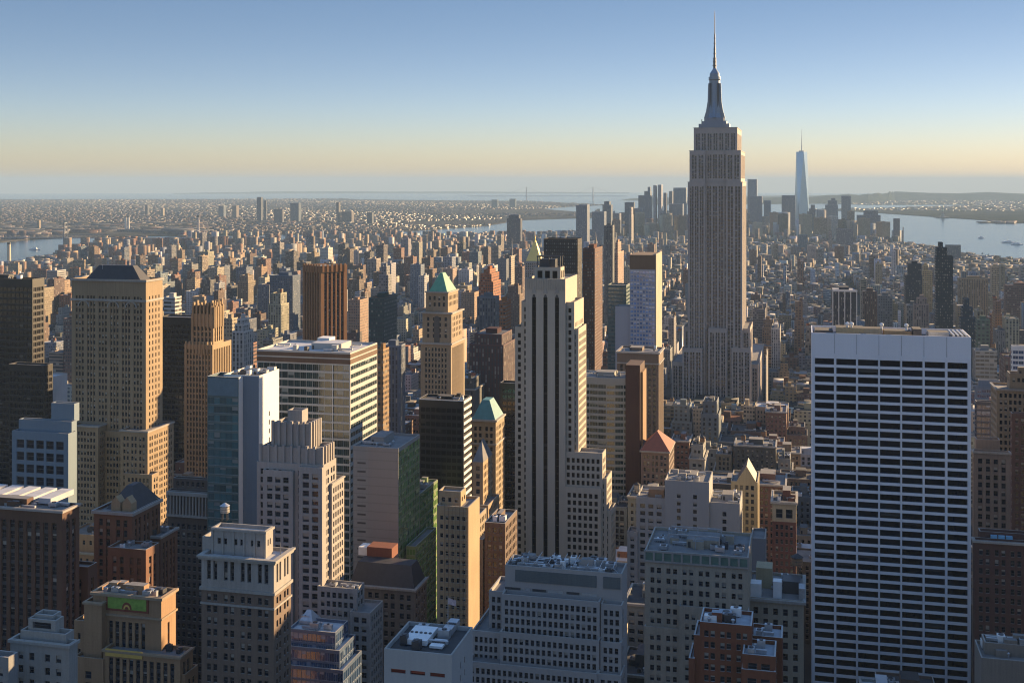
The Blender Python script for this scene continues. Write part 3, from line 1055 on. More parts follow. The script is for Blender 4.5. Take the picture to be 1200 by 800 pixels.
    fr = b.tier(126, 171, 190, 644, f=-9, depth=10, st=st)
    wi = b.tier(165, 188, 208, 628, f=14, st=st)
    b.ring(wi, wi['z1'] - 1, .9, .6)
    b.kit(fr, 5, 4, big=False)
    b.kit(wi, 4, 8, big=False)
    b.done()

    b = Bldg('office_building', 'dark masonry block with a pale colonnaded attic, beside the glass and white-walled tower', 'office block', 246, 560, wallmat('sooty_brick', (0.13, 0.10, 0.085)), GLASS_DARK)
    st = S(bay=2.6, ww=1.3, fl=3.9, wh=2.2, margin=1, top=15)
    t = b.tier(197, 246, 251, 577, st=st)
    col = MB()
    n = 13
    for k in range(n + 1):
        xx = t['x0'] + (t['x1'] - t['x0']) * k / n
        col.lathe([(.55, t['z1'] - 11), (.45, t['z1'] - 2)], xx + (.3 if k == 0 else -.3 if k == n else 0), -.75, 8, cap=False)
    for k in range(0):
        pass
    mb = MB()
    mb.box(t['x0'] - .2, t['x1'] + .2, -1.5, -.01, t['z1'] - 2, t['z1'] - .4, bottom=True)
    mb.box(t['x0'] - .2, t['x1'] + .2, -1.5, -.01, t['z1'] - 12, t['z1'] - 11, bottom=True)
    b.part('entablature', mb, limestone)
    b.part('colonnade', col, limestone)
    b.wall2 = b.wall
    u = MB()
    sub = Bldg.__new__(Bldg)
    b.tier(203, 243, 247, 562, z0=t['zr'], f=4, st=S(bay=2.6, ww=1.2, fl=3.6, wh=2.0, margin=1, top=1))
    b.kit(dict(t, z1=b.z(562), zr=b.z(562) - 1, y0=4), 5, 3)
    b.done()

    b = Bldg('terracotta_tower', 'ornate orange terracotta tower with a green faience panel and sunburst under its roof', 'skyscraper', 189, 375, orange_brick, GLASS_DARK, trim=wallmat('buff_terracotta', (0.46, 0.34, 0.22)))
    stp = S(bay=2.25, ww=1.15, fl=3.5, wh=2.1, margin=5.2, inset=.45, sp=.3, top=8.5, base=1)
    top = b.tier(109, 189, 206, 699.5, st=stp, st_side=S(bay=3.2, ww=1.1, fl=3.5, wh=2.1, margin=3, sp=.3, inset=.45, top=9))
    b.ring(top, top['z1'] - 1.0, .9, .7)
    b.ring(top, top['z1'] - 7.2, .6, .45, 'string_course')
    zt, zb = b.z(702.5), b.z(718.5)
    xa, xb = b.lx(126), b.lx(173)
    mb = MB()
    mb.box(xa - .4, xb + .4, -.3, -.01, zb - .3, zt + .3, bottom=True)
    fr = b.part('faience_frame', mb, wallmat('red_faience', (0.28, 0.07, 0.04)))
    mb = MB()
    mb.box(xa + .3, xb - .3, -.36, -.302, zb + .35, zt - .35, bottom=True)
    b.part('faience_panel', mb, plainmat('green_faience', (0.20, 0.33, 0.06), 0.4, var=0.55, scale=0.9), fr)
    xm = (xa + xb) / 2
    for rr, mt, dd in ((1.75, wallmat('red_faience', (0.28, 0.07, 0.04)), .42), (1.15, plainmat('gold_faience', (0.6, 0.4, 0.1), 0.4), .47), (.7, wallmat('red_faience', (0.28, 0.07, 0.04)), .52)):
        mb = MB()
        pts = [(xm + rr * cos(pi * k / 12), -dd, zb + .5 + 1.25 * rr * sin(pi * k / 12)) for k in range(13)]
        mb.poly(pts)
        b.part('sunburst', mb, mt, fr)
    lt = b.tier(98.5, 119, 122, 706, f=-2.5, depth=9, st=None)
    b.tier(87, 98.5, 101, 727, f=-1.5, depth=8, st=S(bay=3, ww=1.1, fl=5, wh=1.9, margin=.6, top=2))
    t2 = b.tier(121, 211, 226, 769, f=-5, st=S(bay=2.3, ww=1.2, fl=3.5, wh=2.3, margin=1.5, inset=.4, top=2.2, sp=.25))
    t3 = b.tier(86, 121, 122, 772, f=-5.5, depth=10, st=S(bay=3.6, ww=1.2, fl=3.5, wh=2.2, margin=2.5, top=4))
    t4 = b.tier(150, 217, 232, 790, f=-4, st=S(bay=2.3, ww=1.2, fl=3.5, wh=2.3, margin=1.5, top=2))
    for q in (t2, lt):
        b.ring(q, q['z1'] - .8, .7, .4)
    mb = MB()
    mb.box(b.lx(124, -5), b.lx(167, -5), -5.3, -5.02, t2['z1'] - 1.9, t2['z1'] + .3, bottom=True)
    b.part('gilded_frieze', mb, plainmat('gold_faience', (0.6, 0.4, 0.1), 0.4))
    b.kit(top, 16, 21, tall=3.2)
    b.kit(t2, 2, 6, big=False)
    b.done()

    b = Bldg('stone_building', 'pale grey stone block with a stepped penthouse, cut off by the bottom of the photo', 'office block', 81, 330, limestone, GLASS)
    t = b.tier(12, 81, 86, 755, st=S(bay=2.9, ww=1.15, fl=3.7, wh=1.9, margin=1.6, group=2, gap=1.2, top=2.6))
    b.ring(t, t['z1'] - .9, .8, .5)
    u = b.tier(24, 77, 82, 743, z0=t['zr'], f=2.5, st=None)
    v = b.tier(33, 65, 69, 727, z0=u['zr'], f=4, st=S(bay=4.8, ww=3.2, fl=2.6, wh=1.7, sill=.4, margin=.6, top=.4))
    b.tier(40, 62, 65, 721, z0=v['zr'], f=6, st=None)
    b.kit(u, 3, 3, big=False)
    b.done()
    b = Bldg('stone_building', 'sliver of pale stone block in the bottom corner under the dark brown brick hotel', 'office block', 11, 320, grey_stone, GLASS)
    b.tier(-60, 10, 13, 770, st=S(top=2.5))
    b.done()

def mid_left():
    b = Bldg('glass_tower', 'slim tower with teal glass front and blank white sunlit side wall', 'office tower', 304, 540, white_panel, teal_glass, spandrel=teal_frame, roof=ROOF_DARK)
    bw = wallmat('blue_metal', (0.17, 0.25, 0.33), var=.15, rough=.35)
    t = b.tier(262, 304, 327, 440, st=None, st_side=S(bay=3.1, ww=.8, fl=4.0, wh=2.0, margin=8.5, top=17, inset=.3))
    mb = MB()
    mb.box(b.lx(284, -.02), t['x1'] - .3, -.12, -.01, b.zcut, t['z1'] - .4, bottom=True)
    b.part('metal_cladding', mb, bw)
    g = Bldg.__new__(Bldg)
    g.__dict__.update(b.__dict__)
    g.mb, g.rb, g.win, g.wall, g.seq = MB(), MB(), [], teal_frame, 0
    gl = g.tier(243, 279.5, 283, 442, f=-4.2, depth=12, st=S(bay=3.0, ww=2.85, fl=3.95, wh=3.1, sill=.45, margin=.3, inset=.12, top=9))
    m2 = MB()
    m2.box(gl['x1'] + .01, gl['x1'] + .12, gl['y0'] + .1, -.1, b.zcut, gl['z1'] - .2, bottom=True)
    b.part('white_fin_wall', m2, white_panel)
    m3 = MB()
    m3.box(gl['x0'] + .3, gl['x1'] - .3, gl['y0'] - .1, gl['y0'] - .01, gl['z1'] - 8.6, gl['z1'] - .6, bottom=True)
    b.part('top_glazing', m3, plainmat('grey_teal_panel', (0.10, 0.17, 0.21), 0.25, var=0.2))
    b.win = g.win
    g.mb.build('glazed_bay', [teal_frame, teal_frame, white_panel], b.root)
    g.rb.build('roof', ROOF_DARK, b.root)
    b.kit(t, 9, 31, tall=2.2)
    b.done()

    b = Bldg('office_tower', 'wide office slab with brown top bands and white banded sunlit side', 'office tower', 410.5, 600, wallmat('pale_band', (0.62, 0.61, 0.56), var=.1), band_glass, roof=ROOF_PALE)
    st = S(bay=3.4, ww=3.25, fl=4.2, wh=3.2, sill=.6, margin=.5, inset=.2, top=6.2)
    t = b.tier(301, 410.5, 442, 413, st=st, st_side=S(bay=3.4, ww=3.25, fl=4.2, wh=2.0, sill=1.2, margin=.5, inset=.2, top=6.2))
    for k, (u0, u1) in enumerate(((5.9, 3.6), (2.9, .9))):
        mb = MB()
        mb.box(t['x0'] - .05, t['x1'] + .12, -.12, -.01, t['z1'] - u0, t['z1'] - u1, bottom=True)
        mb.box(t['x1'] + .01, t['x1'] + .12, -.01, t['y1'], t['z1'] - u0, t['z1'] - u1, bottom=True)
        b.part('brown_band', mb, wallmat('brown_band', (0.17, 0.10, 0.06)))
    mb = MB()
    mb.box(t['x1'] - 9.5, t['x1'] - 9.2, -.5, -.01, b.zcut, t['z1'] - 6.5)
    b.part('mullion_rib', mb, white_panel)
    b.kit(t, 14, 17, tall=3.0)
    mb = MB()
    mb.box(b.lx(372, 25), b.lx(386, 25), 25, 33, t['zr'], t['zr'] + 4.5)
    b.part('penthouse', mb, white_panel)
    b.done()

    b = Bldg('stone_tower', 'grey stone setback tower with fluted crown, in front of the wide banded slab', 'skyscraper', 379, 470, wallmat('mauve_stone', (0.47, 0.425, 0.38)), GLASS)
    st = S(bay=2.35, ww=1.35, fl=3.35, wh=2.0, sill=.7, margin=1.2, group=3, gap=.9, inset=.4, top=2.2)
    back = b.tier(301, 379, 394, 545, f=0, st=S(bay=2.35, ww=1.3, fl=3.35, wh=2.0, sill=.7, margin=1.2, group=2, gap=1.0, inset=.4, top=2.2))
    p1 = b.tier(308, 343, 344, 552, f=-1.8, depth=3, st=st, st_side='blank')
    p2 = b.tier(350, 377.5, 378, 548, f=-1.6, depth=3, st=S(bay=2.35, ww=1.35, fl=3.35, wh=2.0, sill=.7, margin=1., group=2, gap=1.0, inset=.4, top=2.2), st_side='blank')
    t2 = b.tier(306, 378, 392, 526, z0=back['zr'], f=1.2, st=S(bay=4.6, ww=1.6, fl=6.2, wh=4.0, sill=.9, margin=2, inset=.7, top=1.2))
    t3 = b.tier(320, 364, 377, 497, z0=t2['zr'], f=3.2, st=S(bay=4.4, ww=1.5, fl=8.5, wh=5.0, sill=1.6, margin=1.2, inset=.7, top=2.2))
    for q, n in ((t2, 8), (t3, 6)):
        for k in range(n + 1):
            xx = q['x0'] + (q['x1'] - q['x0']) * k / n
            mb = MB()
            mb.box(xx - .5, xx + .5, q['y0'] - .75, q['y0'] + .3, q['z0'] + .2, q['z1'] + .9)
            b.part('buttress', mb, b.wall)
        for k in range(1, 5):
            yy = q['y0'] + (q['y1'] - q['y0']) * k / 5
            mb = MB()
            mb.box(q['x1'] - .3, q['x1'] + .75, yy - .5, yy + .5, q['z0'] + .2, q['z1'] + .9)
            b.part('buttress', mb, b.wall)
    ph = b.tier(337, 354, 361, 481, z0=t3['zr'], f=7, st=None)
    wg = b.tier(376, 389, 398, 566, f=6.5, depth=13, st=S(bay=2.2, ww=1.1, fl=3.35, wh=2.0, margin=.8, top=2))
    b.ring(wg, wg['z1'] - .7, .6, .4)
    l1 = b.tier(372, 418, 427, 690, f=-4, st=S(bay=2.4, ww=1.3, fl=3.5, wh=2.0, margin=1, top=1.6))
    l2 = b.tier(410, 434, 449, 718, f=-7, st=S(bay=2.4, ww=1.3, fl=3.5, wh=2.0, margin=1, top=1.6))
    b.kit(l1, 4, 3, big=False)
    b.done()

    b = Bldg('brick_tower', 'square hotel tower, grey stone at the top and brown brick below, with a penthouse storey', 'hotel', 321, 360, wallmat('dusky_brick', (0.235, 0.165, 0.12)), GLASS, trim=limestone)
    st = S(bay=2.3, ww=1.2, fl=3.55, wh=1.9, margin=1.4, group=2, gap=1.4, inset=.4, top=1.2)
    lo = b.tier(236, 321, 341, 695, st=st)
    g = Bldg.__new__(Bldg)
    g.__dict__.update(b.__dict__)
    g.mb, g.rb, g.win, g.wall, g.seq = MB(), MB(), [], wallmat('ashlar', (0.44, 0.405, 0.36)), 0
    up = g.tier(236, 321, 341, 656, z0=lo['z1'] - .05, st=S(bay=2.3, ww=1.15, fl=3.45, wh=2.4, margin=1.4, group=2, gap=1.4, inset=.7, sp=.5, top=1.4))
    b.ring(up, up['z1'] - 1.3, .7, .7)
    b.ring(up, up['z1'] - .6, .6, 1.1)
    b.ring(lo, lo['z1'] - .6, .9, .5, 'string_course')
    b.ring(lo, lo['z1'] - 5, .6, .3, 'string_course')
    ph = g.tier(249, 311, 320, 622, z0=up['zr'], f=4.5, st=S(bay=2.3, ww=1.0, fl=3.3, wh=1.7, margin=1.2, group=2, gap=1.5, inset=.4, top=2.6))
    ph0 = g.tier(237, 250, 252, 629, z0=up['zr'], f=5, st=S(bay=3, ww=1, fl=4, wh=1.6, margin=.6, top=2), depth=10)
    b.ring(ph, ph['z1'] - .8, .7, .4)
    b.win = b.win + g.win
    g.mb.build('stone_upper_wall', [g.wall, SPANDREL, TRIM], b.root)
    g.rb.build('roof', ROOF_PALE, b.root)
    for k in range(6):
        mb = MB()
        mb.box(ph['x0'] + (ph['x1'] - ph['x0']) * k / 5 - .3, ph['x0'] + (ph['x1'] - ph['x0']) * k / 5 + .3, ph['y0'] - .35, ph['y0'] + .1, ph['z0'], ph['z1'] - .9)
        b.part('pilaster', mb, limestone)
    mb = MB()
    mb.bar((up['x1'] - .8, up['y1'] - 6, up['z1'] - 1), (up['x1'] - .8, up['y1'] - 6, up['z1'] + 3.4), .25, 6, r2=.05)
    b.part('finial', mb, limestone)
    b.kit(dict(ph), 5, 8, big=False)
    b.done()
    x, y = b.at(b.lx(263.5, 16), 16)
    water_tank(x, y, b.oz + ph['zr'], 1.5, 2.2, 'small pale roof tank on the penthouse of the brown brick hotel tower', rust=2)

    b = Bldg('glass_building', 'low dark blue glass block stepping down in terraces under a pale roof', 'office block', 393, 430, wallmat('blue_steel', (0.13, 0.18, 0.26), rough=.4), blue_glass, roof=ROOF_PALE)
    st = S(bay=1.75, ww=1.6, fl=3.8, wh=3.1, sill=.4, margin=.3, inset=.12, top=.9)
    c = b.tier(300, 402, 424, 785, f=-6, st=st)
    m_ = b.tier(320, 398, 417, 762, f=-3, st=st)
    t = b.tier(338, 393, 408, 741, f=0, st=st)
    b.kit(t, 5, 77, big=False)
    b.hip(b.lx(350, 8), b.lx(366, 8), 8, 15, t['zr'], t['zr'] + 4.2, (.3, .1), METAL, 'skylight')
    b.done()

    b = Bldg('office_tower', 'plain grey concrete-faced tower with narrow slots and a green glass sunlit side', 'office tower', 467, 540, concrete, green_glass, spandrel=green_frame)
    gs = S(bay=2.6, ww=2.5, fl=3.9, wh=2.7, sill=.9, margin=.2, inset=.1, top=1.5, sp=.1)
    t = b.tier(414, 467, 492, 525, st=None, st_side=gs)
    for k in range(22):
        mb = MB()
        zz = t['z1'] - 8 - k * 3.9
        mb.box(t['x0'] + 2, t['x0'] + 6, -.08, -.005, zz, zz + .8, bottom=True)
        b.part('slot_window', mb, METAL_DARK)
    mb = MB()
    mb.box(t['x0'] + 7.2, t['x1'] - .02, -.25, -.01, b.zcut, t['z1'] - .02, bottom=True)
    b.part('metal_panel_wall', mb, wallmat('pewter_panel', (0.33, 0.31, 0.30), var=.06, rough=.4, courses=3.9))
    b.kit(t, 6, 40, tall=3)
    b.done()
    b = Bldg('glass_building', 'green glass block with pale floor bands stepping down beside the golden netted tower', 'office block', 489, 572, green_frame, green_glass)
    t = b.tier(468, 489, 513, 581, st=S(bay=2.6, ww=2.5, fl=3.9, wh=2.5, sill=1.0, margin=.2, inset=.12, top=1.2))
    b.kit(t, 4, 2, tall=2.5)
    b.done()
    b = Bldg('glass_building', 'lower block of green glass at the foot of the golden netted tower', 'office block', 487, 545, green_frame, green_glass)
    b.tier(476, 487, 511, 640, st=S(bay=2.6, ww=2.5, fl=3.9, wh=2.5, sill=1.0, margin=.2, inset=.12, top=1.2))
    b.done()

    b = Bldg('masonry_building', 'low block with dark mansard roof and red roof hut, behind the blue glass terraces', 'office block', 486, 500, wallmat('drab_stone', (0.24, 0.21, 0.18)), GLASS_DARK)
    t = b.tier(408, 486, 500, 690, st=S(bay=2.6, ww=1.3, fl=3.9, wh=2.2, margin=1.2, group=2, gap=.9, top=2.2))
    b.ring(t, t['z1'] - 1, .9, .8)
    b.hip(t['x0'] + .6, t['x1'] - .6, .8, t['y1'] - .8, t['zr'], t['zr'] + 9.5, (.84, .55), slate, 'mansard_roof')
    mb = MB()
    mb.box(b.lx(432, 14), b.lx(461, 14), 12, 20, t['zr'] + 9, t['zr'] + 13.5)
    b.part('roof_hut', mb, red_brick)
    mb = MB()
    mb.box(b.lx(420, 14), b.lx(430, 14), 14, 20, t['zr'] + 9, t['zr'] + 12.5)
    b.part('air_handler', mb, WHITE)
    b.done()

    b = Bldg('netted_tower', 'narrow tower in scaffold netting coloured gold for reflected sun, its side bright in the sun', 'tower', 549, 470, wallmat('reflected_gold_netting', (0.50, 0.36, 0.20)), GLASS_DARK)  # sunlight reflected onto the front is put into the netting's golden colour
    t = b.tier(512, 549, 562, 594, st=S(bay=2.2, ww=1.0, fl=3.5, wh=1.5, margin=.8, top=3, inset=.3), st_side='blank')
    for k in range(26):
        mb = MB()
        zz = t['z1'] - 1.5 - k * 1.9
        mb.box(t['x0'] + 3.5, t['x1'] - .3, -.9, -.78, zz, zz + .14, bottom=True)
        b.part('scaffold_rail', mb, cream)
    for k in range(7):
        mb = MB()
        xx = t['x0'] + 3.5 + (t['x1'] - t['x0'] - 3.8) * k / 6
        mb.box(xx - .06, xx + .06, -.98, -.86, b.zcut, t['z1'] + .8)
        b.part('scaffold_pole', mb, brown_brick)
    ph = b.tier(514, 540, 546, 576, z0=t['zr'], f=4, st=S(bay=2.4, ww=1, fl=4, wh=1.6, margin=.6, top=1.2))
    b.kit(dict(t, y0=0, y1=5), 4, 5, big=False)
    b.done()
    b = Bldg('stone_building', 'stepped tan stone block behind the golden netted tower, lit on its side', 'office block', 563, 520, tan_stone, GLASS_DARK)
    st = S(bay=2.4, ww=1.2, fl=3.6, wh=2.0, margin=.8, top=1.5)
    l = b.tier(545, 566, 577, 632, f=-6, st=st)
    t = b.tier(548, 562, 570, 603, f=0, st=st)
    b.done()

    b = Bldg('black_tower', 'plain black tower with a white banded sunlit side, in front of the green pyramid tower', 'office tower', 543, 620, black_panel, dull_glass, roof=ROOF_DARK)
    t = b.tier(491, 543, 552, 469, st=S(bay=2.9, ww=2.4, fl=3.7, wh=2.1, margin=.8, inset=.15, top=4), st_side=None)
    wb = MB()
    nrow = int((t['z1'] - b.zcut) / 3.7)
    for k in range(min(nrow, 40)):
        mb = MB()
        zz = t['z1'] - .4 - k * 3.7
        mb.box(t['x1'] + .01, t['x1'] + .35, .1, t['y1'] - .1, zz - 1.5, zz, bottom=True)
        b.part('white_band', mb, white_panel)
    mb = MB()
    mb.box(t['x0'] + .2, t['x1'], -.12, -.01, t['z1'] - .5, t['z1'] - .1, bottom=True)
    b.part('coping', mb, white_panel)
    b.kit(t, 5, 19, tall=2)
    b.done()

    b = Bldg('stone_tower', 'slim tan tower topped by a green copper pyramid', 'skyscraper', 528.5, 800, wallmat('honey_stone', (0.40, 0.30, 0.19)), GLASS_DARK)
    st = S(bay=2.4, ww=1.1, fl=3.6, wh=2.0, margin=2.6, inset=.45, sp=.3, spwall=True, top=3)
    lo = b.tier(493, 528.5, 544.5, 402, st=st)
    up = b.tier(495, 529, 542, 366, z0=lo['zr'], f=.6, st=S(bay=3.6, ww=1.2, fl=3.8, wh=2.2, margin=2, top=3))
    tp = b.tier(499, 525, 537, 342, z0=up['zr'], f=3, st=S(bay=3, ww=1.2, fl=4.2, wh=2.4, margin=1.2, top=2.4))
    b.ring(lo, lo['z1'] - 1.2, 1.1, .9)
    b.ring(up, up['z1'] - 1.2, 1.1, 1.1)
    b.ring(tp, tp['z1'] - .8, .7, .6)
    xm = (up['x0'] + up['x1']) / 2
    mb = MB()
    mb.box(xm - 1.9, xm + 1.9, up['y0'] - .15, up['y0'] - .02, up['z0'] - 60, up['z1'] - 4.5, bottom=True)
    mb.poly([(xm + 1.9 * cos(pi * k / 10), up['y0'] - .15, up['z1'] - 4.5 + 1.9 * sin(pi * k / 10)) for k in range(11)])
    b.part('arched_window', mb, METAL_DARK)
    b.hip(tp['x0'] + 1.8, tp['x1'] - 1.2, tp['y0'] + 1.5, tp['y1'] - 1.5, tp['z1'] - .5, tp['z1'] + 12, (.14, .3), copper, 'pyramid_roof')
    b.done()

    b = Bldg('stone_tower', 'tan tower with a flat-topped teal copper roof, beside the tower with three dark stripes', 'skyscraper', 581, 660, wallmat('fawn_stone', (0.42, 0.32, 0.20)), GLASS_DARK)
    t = b.tier(552, 581, 591, 492, st=S(bay=2.5, ww=1.2, fl=3.7, wh=2.1, margin=1.2, group=2, gap=.9, top=3.5))
    b.ring(t, t['z1'] - 1.1, 1, .8)
    b.ring(t, t['z1'] - 14, .9, .5, 'string_course')
    b.hip(t['x0'] + .8, t['x1'] - .8, .8, t['y1'] - .8, t['zr'] + 1, t['zr'] + 11, (.34, .5), teal_copper, 'copper_roof')
    b.done()
    b = Bldg('brick_tower', 'golden brick tower under a steep grey pyramid, beside the plain black tower', 'skyscraper', 566, 560, gold_brick, GLASS_DARK)
    l = b.tier(553, 572, 585, 592, f=-5, st=S(bay=2.4, ww=1.1, fl=3.6, wh=2, margin=.8, top=1.6))
    t = b.tier(554, 566, 577, 541, f=0, st=S(bay=2.4, ww=1.1, fl=3.6, wh=2, margin=.8, top=1.6))
    b.hip(t['x0'], t['x1'], 0, t['y1'], t['zr'] + .9, t['zr'] + 10, (0, .2), ROOF_GREY, 'pyramid_roof', .1)
    b.done()
    b = Bldg('brick_building', 'brown brick block stepping down behind the wide grey stone block, dark on its front', 'office block', 592, 500, brown_brick, GLASS_DARK)
    st = S(bay=2.5, ww=1.2, fl=3.6, wh=2, margin=.8, top=1.6)
    t = b.tier(568, 592, 606, 613, st=st)
    b.kit(t, 4, 4)
    b.done()
    b = Bldg('office_tower', 'black slab half hidden behind the stone tower with three dark stripes', 'office tower', 606, 700, black_panel, black_glass)
    b.tier(586, 608, 612, 449, st=S(bay=2.9, ww=2.3, fl=3.7, wh=2, top=3))
    b.done()

def centre():
    b = Bldg('art_deco_tower', 'pale stone tower with three tall black stripes down its front and sunlit setbacks', 'skyscraper', 662.5, 600, wallmat('pale_limestone', (0.60, 0.53, 0.42), var=.16), dull_glass, spandrel=plainmat('black_spandrel', (0.012, 0.012, 0.014), .5))
    stripes = S(bay=5.75, ww=1.75, fl=3.7, wh=3.45, sill=.12, margin=1.35, inset=1.0, sp=.85, top=9.3)
    side = S(bay=2.55, ww=1.3, fl=3.7, wh=2.1, margin=1.0, inset=.4, top=2.6)
    up = b.tier(616, 662.5, 676.5, 327, f=0, st=stripes, st_side=S(bay=4.2, ww=1.2, fl=3.7, wh=2.0, margin=2.5, top=14))
    md = b.tier(611, 673, 684, 354, f=2.0, st=side, st_side=S(bay=3.4, ww=1.1, fl=3.7, wh=2.0, margin=1.5, top=10))
    lo = b.tier(603.5, 678, 687, 385, f=3.2, st=side)
    w1 = b.tier(655, 706, 710, 531, f=1.0, st=side)
    w2 = b.tier(655, 711, 717, 560, f=2.2, st=side)
    w3 = b.tier(655, 716, 721.5, 598, f=3.6, st=side)
    w4 = b.tier(661.5, 704, 706, 572, f=-.35, depth=2, st=side, st_side='blank')
    zt = up['z1']
    for k in range(17):
        mb = MB()
        xx = up['x0'] + .5 + (up['x1'] - up['x0'] - 1) * k / 16
        mb.box(xx - .22, xx + .22, -.32, -.005, zt - 5.6, zt + .15, bottom=True)
        b.part('flute', mb, b.wall)
    for k in range(3):
        xx = up['x0'] + 1.35 + (up['x1'] - up['x0'] - 2.7) * (k + .5) / 3
        mb = MB()
        mb.lathe([(.78, 0), (.78, .3), (0, .3)], 0, 0, 14)
        arch = MB()
        arch.poly([(xx + .78 * cos(pi * j / 10), -.02, zt - 9.4 + 1.5 * sin(pi * j / 10)) for j in range(11)])
        b.part('arch_head', arch, METAL_DARK)
        orn = MB()
        orn.poly([(xx - 1.2, -.25, zt - 7.4), (xx + 1.2, -.25, zt - 7.4), (xx + .5, -.25, zt - 5.0), (xx, -.25, zt - 4.0), (xx - .5, -.25, zt - 5.0)])
        for (p, q_) in (((-1.2, -7.4), (-.5, -5.0)), ((-.5, -5.0), (0, -4.0)), ((0, -4.0), (.5, -5.0)), ((.5, -5.0), (1.2, -7.4))):
            orn.poly([(xx + p[0], -.25, zt + p[1]), (xx + q_[0], -.25, zt + q_[1]), (xx + q_[0], -.004, zt + q_[1]), (xx + p[0], -.004, zt + p[1])])
        b.part('carved_ornament', orn, TRIM)
    # open frame and tank house on the roof
    z = up['zr']
    h1 = b.block(b.lx(626, 6), b.lx(657, 6), 6, 16, z, z + 6.5, S(bay=3.2, ww=1.8, fl=5.5, wh=3.4, margin=1, top=1))
    mb = MB()
    for xx in (b.lx(630, 8), b.lx(643, 8), b.lx(656, 8)):
        mb.box(xx - .25, xx + .25, 8, 8.5, z + 5.4, z + 11.5)
        mb.box(xx - .25, xx + .25, 14, 14.5, z + 5.4, z + 11.5)
    mb.box(b.lx(629, 8), b.lx(657, 8), 7.9, 8.6, z + 11.5, z + 12.1, bottom=True)
    mb.box(b.lx(629, 8), b.lx(657, 8), 13.9, 14.6, z + 11.5, z + 12.1, bottom=True)
    b.part('roof_frame', mb, METAL_DARK)
    mb = MB()
    mb.box(b.lx(633, 9), b.lx(651, 9), 9, 13.5, z + 5.4, z + 10.5)
    b.part('cooling_tower', mb, METAL_DARK)
    b.kit(dict(up, x0=b.lx(616), x1=b.lx(626)), 3, 4, big=False)
    b.done()

    # the tall one with the mast
    b = Bldg('skyscraper', 'tallest grey stone skyscraper with setbacks and a needle mast', 'skyscraper', 869, 1285, esb_stone, GLASS, spandrel=plainmat('aluminium_spandrel', (0.13, 0.12, 0.125), 0.5, .3), rot=-TH)
    st = S(bay=2.45, ww=1.45, fl=3.9, wh=2.1, sill=.9, margin=1.6, group=2, gap=1.1, inset=.5, sp=.42, top=4)
    sh = b.tier(806, 870, 874.5, 213, st=st)
    u1 = b.tier(808, 868, 873, 176, z0=sh['zr'], f=1.2, st=st)
    u2 = b.tier(813, 864, 869, 149, z0=u1['zr'], f=4, st=S(bay=2.45, ww=1.4, fl=3.9, wh=2.1, margin=2, group=2, gap=1.3, inset=.5, sp=.42, top=6))
    b.seq = 0
    wl = b.tier(806.5, 826.5, 827, 213.5, f=-3.2, depth=3.3, st=st, st_side='blank', parapet=1)
    wr = b.tier(850.5, 870, 874, 213.5, f=-3.2, depth=3.3, st=st, st_side='blank', parapet=1)
    wl2 = b.tier(808.5, 826.5, 827, 176.5, z0=wl['zr'], f=-2.2, depth=3.6, st=st, st_side='blank', parapet=1)
    wr2 = b.tier(850.5, 868.3, 872.5, 176.5, z0=wr['zr'], f=-2.2, depth=3.6, st=st, st_side='blank', parapet=1)
    c1 = b.tier(830, 852, 853, 385, f=-5.5, depth=6, st=st)
    l1 = b.tier(801.5, 879, 882, 385, f=3, st=st)
    l2 = b.tier(799.5, 823, 824, 408, f=-8, depth=14, st=st)
    r2 = b.tier(857, 880, 882.5, 408, f=-8, depth=14, st=st)
    l3 = b.tier(787, 889, 895, 427, f=5, st=st)
    for q in (sh, u1, u2):
        b.ring(q, q['z1'] - .8, .7, .3)
    z = u2['zr']
    xm = b.lx(837.5, 20)
    ym = 20
    sb = MB()
    base = []
    for k, (hw, h0, h1) in enumerate(((16.5, 0, 5.2), (13.2, 5.2, 8.2), (10.4, 8.2, 12.0))):
        sb.box(xm - hw, xm + hw, ym - hw * .72, ym + hw * .72, z + h0, z + h1, 0)
    b.part('mast_base', sb, plainmat('mast_stone', (0.22, 0.24, 0.28), 0.5, .3))
    alum = plainmat('mast_aluminium', (0.20, 0.24, 0.29), 0.4, .5, var=.2)
    ms = MB()
    ms.lathe([(8.2, z + 12), (6.9, z + 17), (6.2, z + 26), (5.9, z + 53), (6.6, z + 54), (6.6, z + 57), (5.4, z + 57.2), (5.4, z + 60.5), (4.2, z + 62.5), (2.2, z + 65.5), (1.4, z + 67)], xm, ym, 16)
    mast = b.part('mast', ms, alum)
    for k in range(4):
        a = k * pi / 2
        dx, dy = cos(a), sin(a)
        fb = MB()
        px_, py_ = -dy, dx
        for sgn in (-1.5, 1.5):
            prof = [(5.4, 12.0), (11.5, 12.0), (9.2, 20), (7.6, 30), (6.9, 50), (5.4, 50)]
            fb.poly([(xm + dx * r_ + px_ * sgn, ym + dy * r_ + py_ * sgn, z + h_) for r_, h_ in (prof if sgn > 0 else prof[::-1])])
        prof = [(11.5, 12.0), (9.2, 20), (7.6, 30), (6.9, 50), (5.4, 50)]
        for (r0, h0), (r1, h1) in zip(prof, prof[1:]):
            fb.poly([(xm + dx * r0 - px_ * 1.5, ym + dy * r0 - py_ * 1.5, z + h0), (xm + dx * r0 + px_ * 1.5, ym + dy * r0 + py_ * 1.5, z + h0),
                     (xm + dx * r1 + px_ * 1.5, ym + dy * r1 + py_ * 1.5, z + h1), (xm + dx * r1 - px_ * 1.5, ym + dy * r1 - py_ * 1.5, z + h1)])
        b.part('mast_wing', fb, alum, mast)
        gl = MB()
        a2 = a + pi / 4
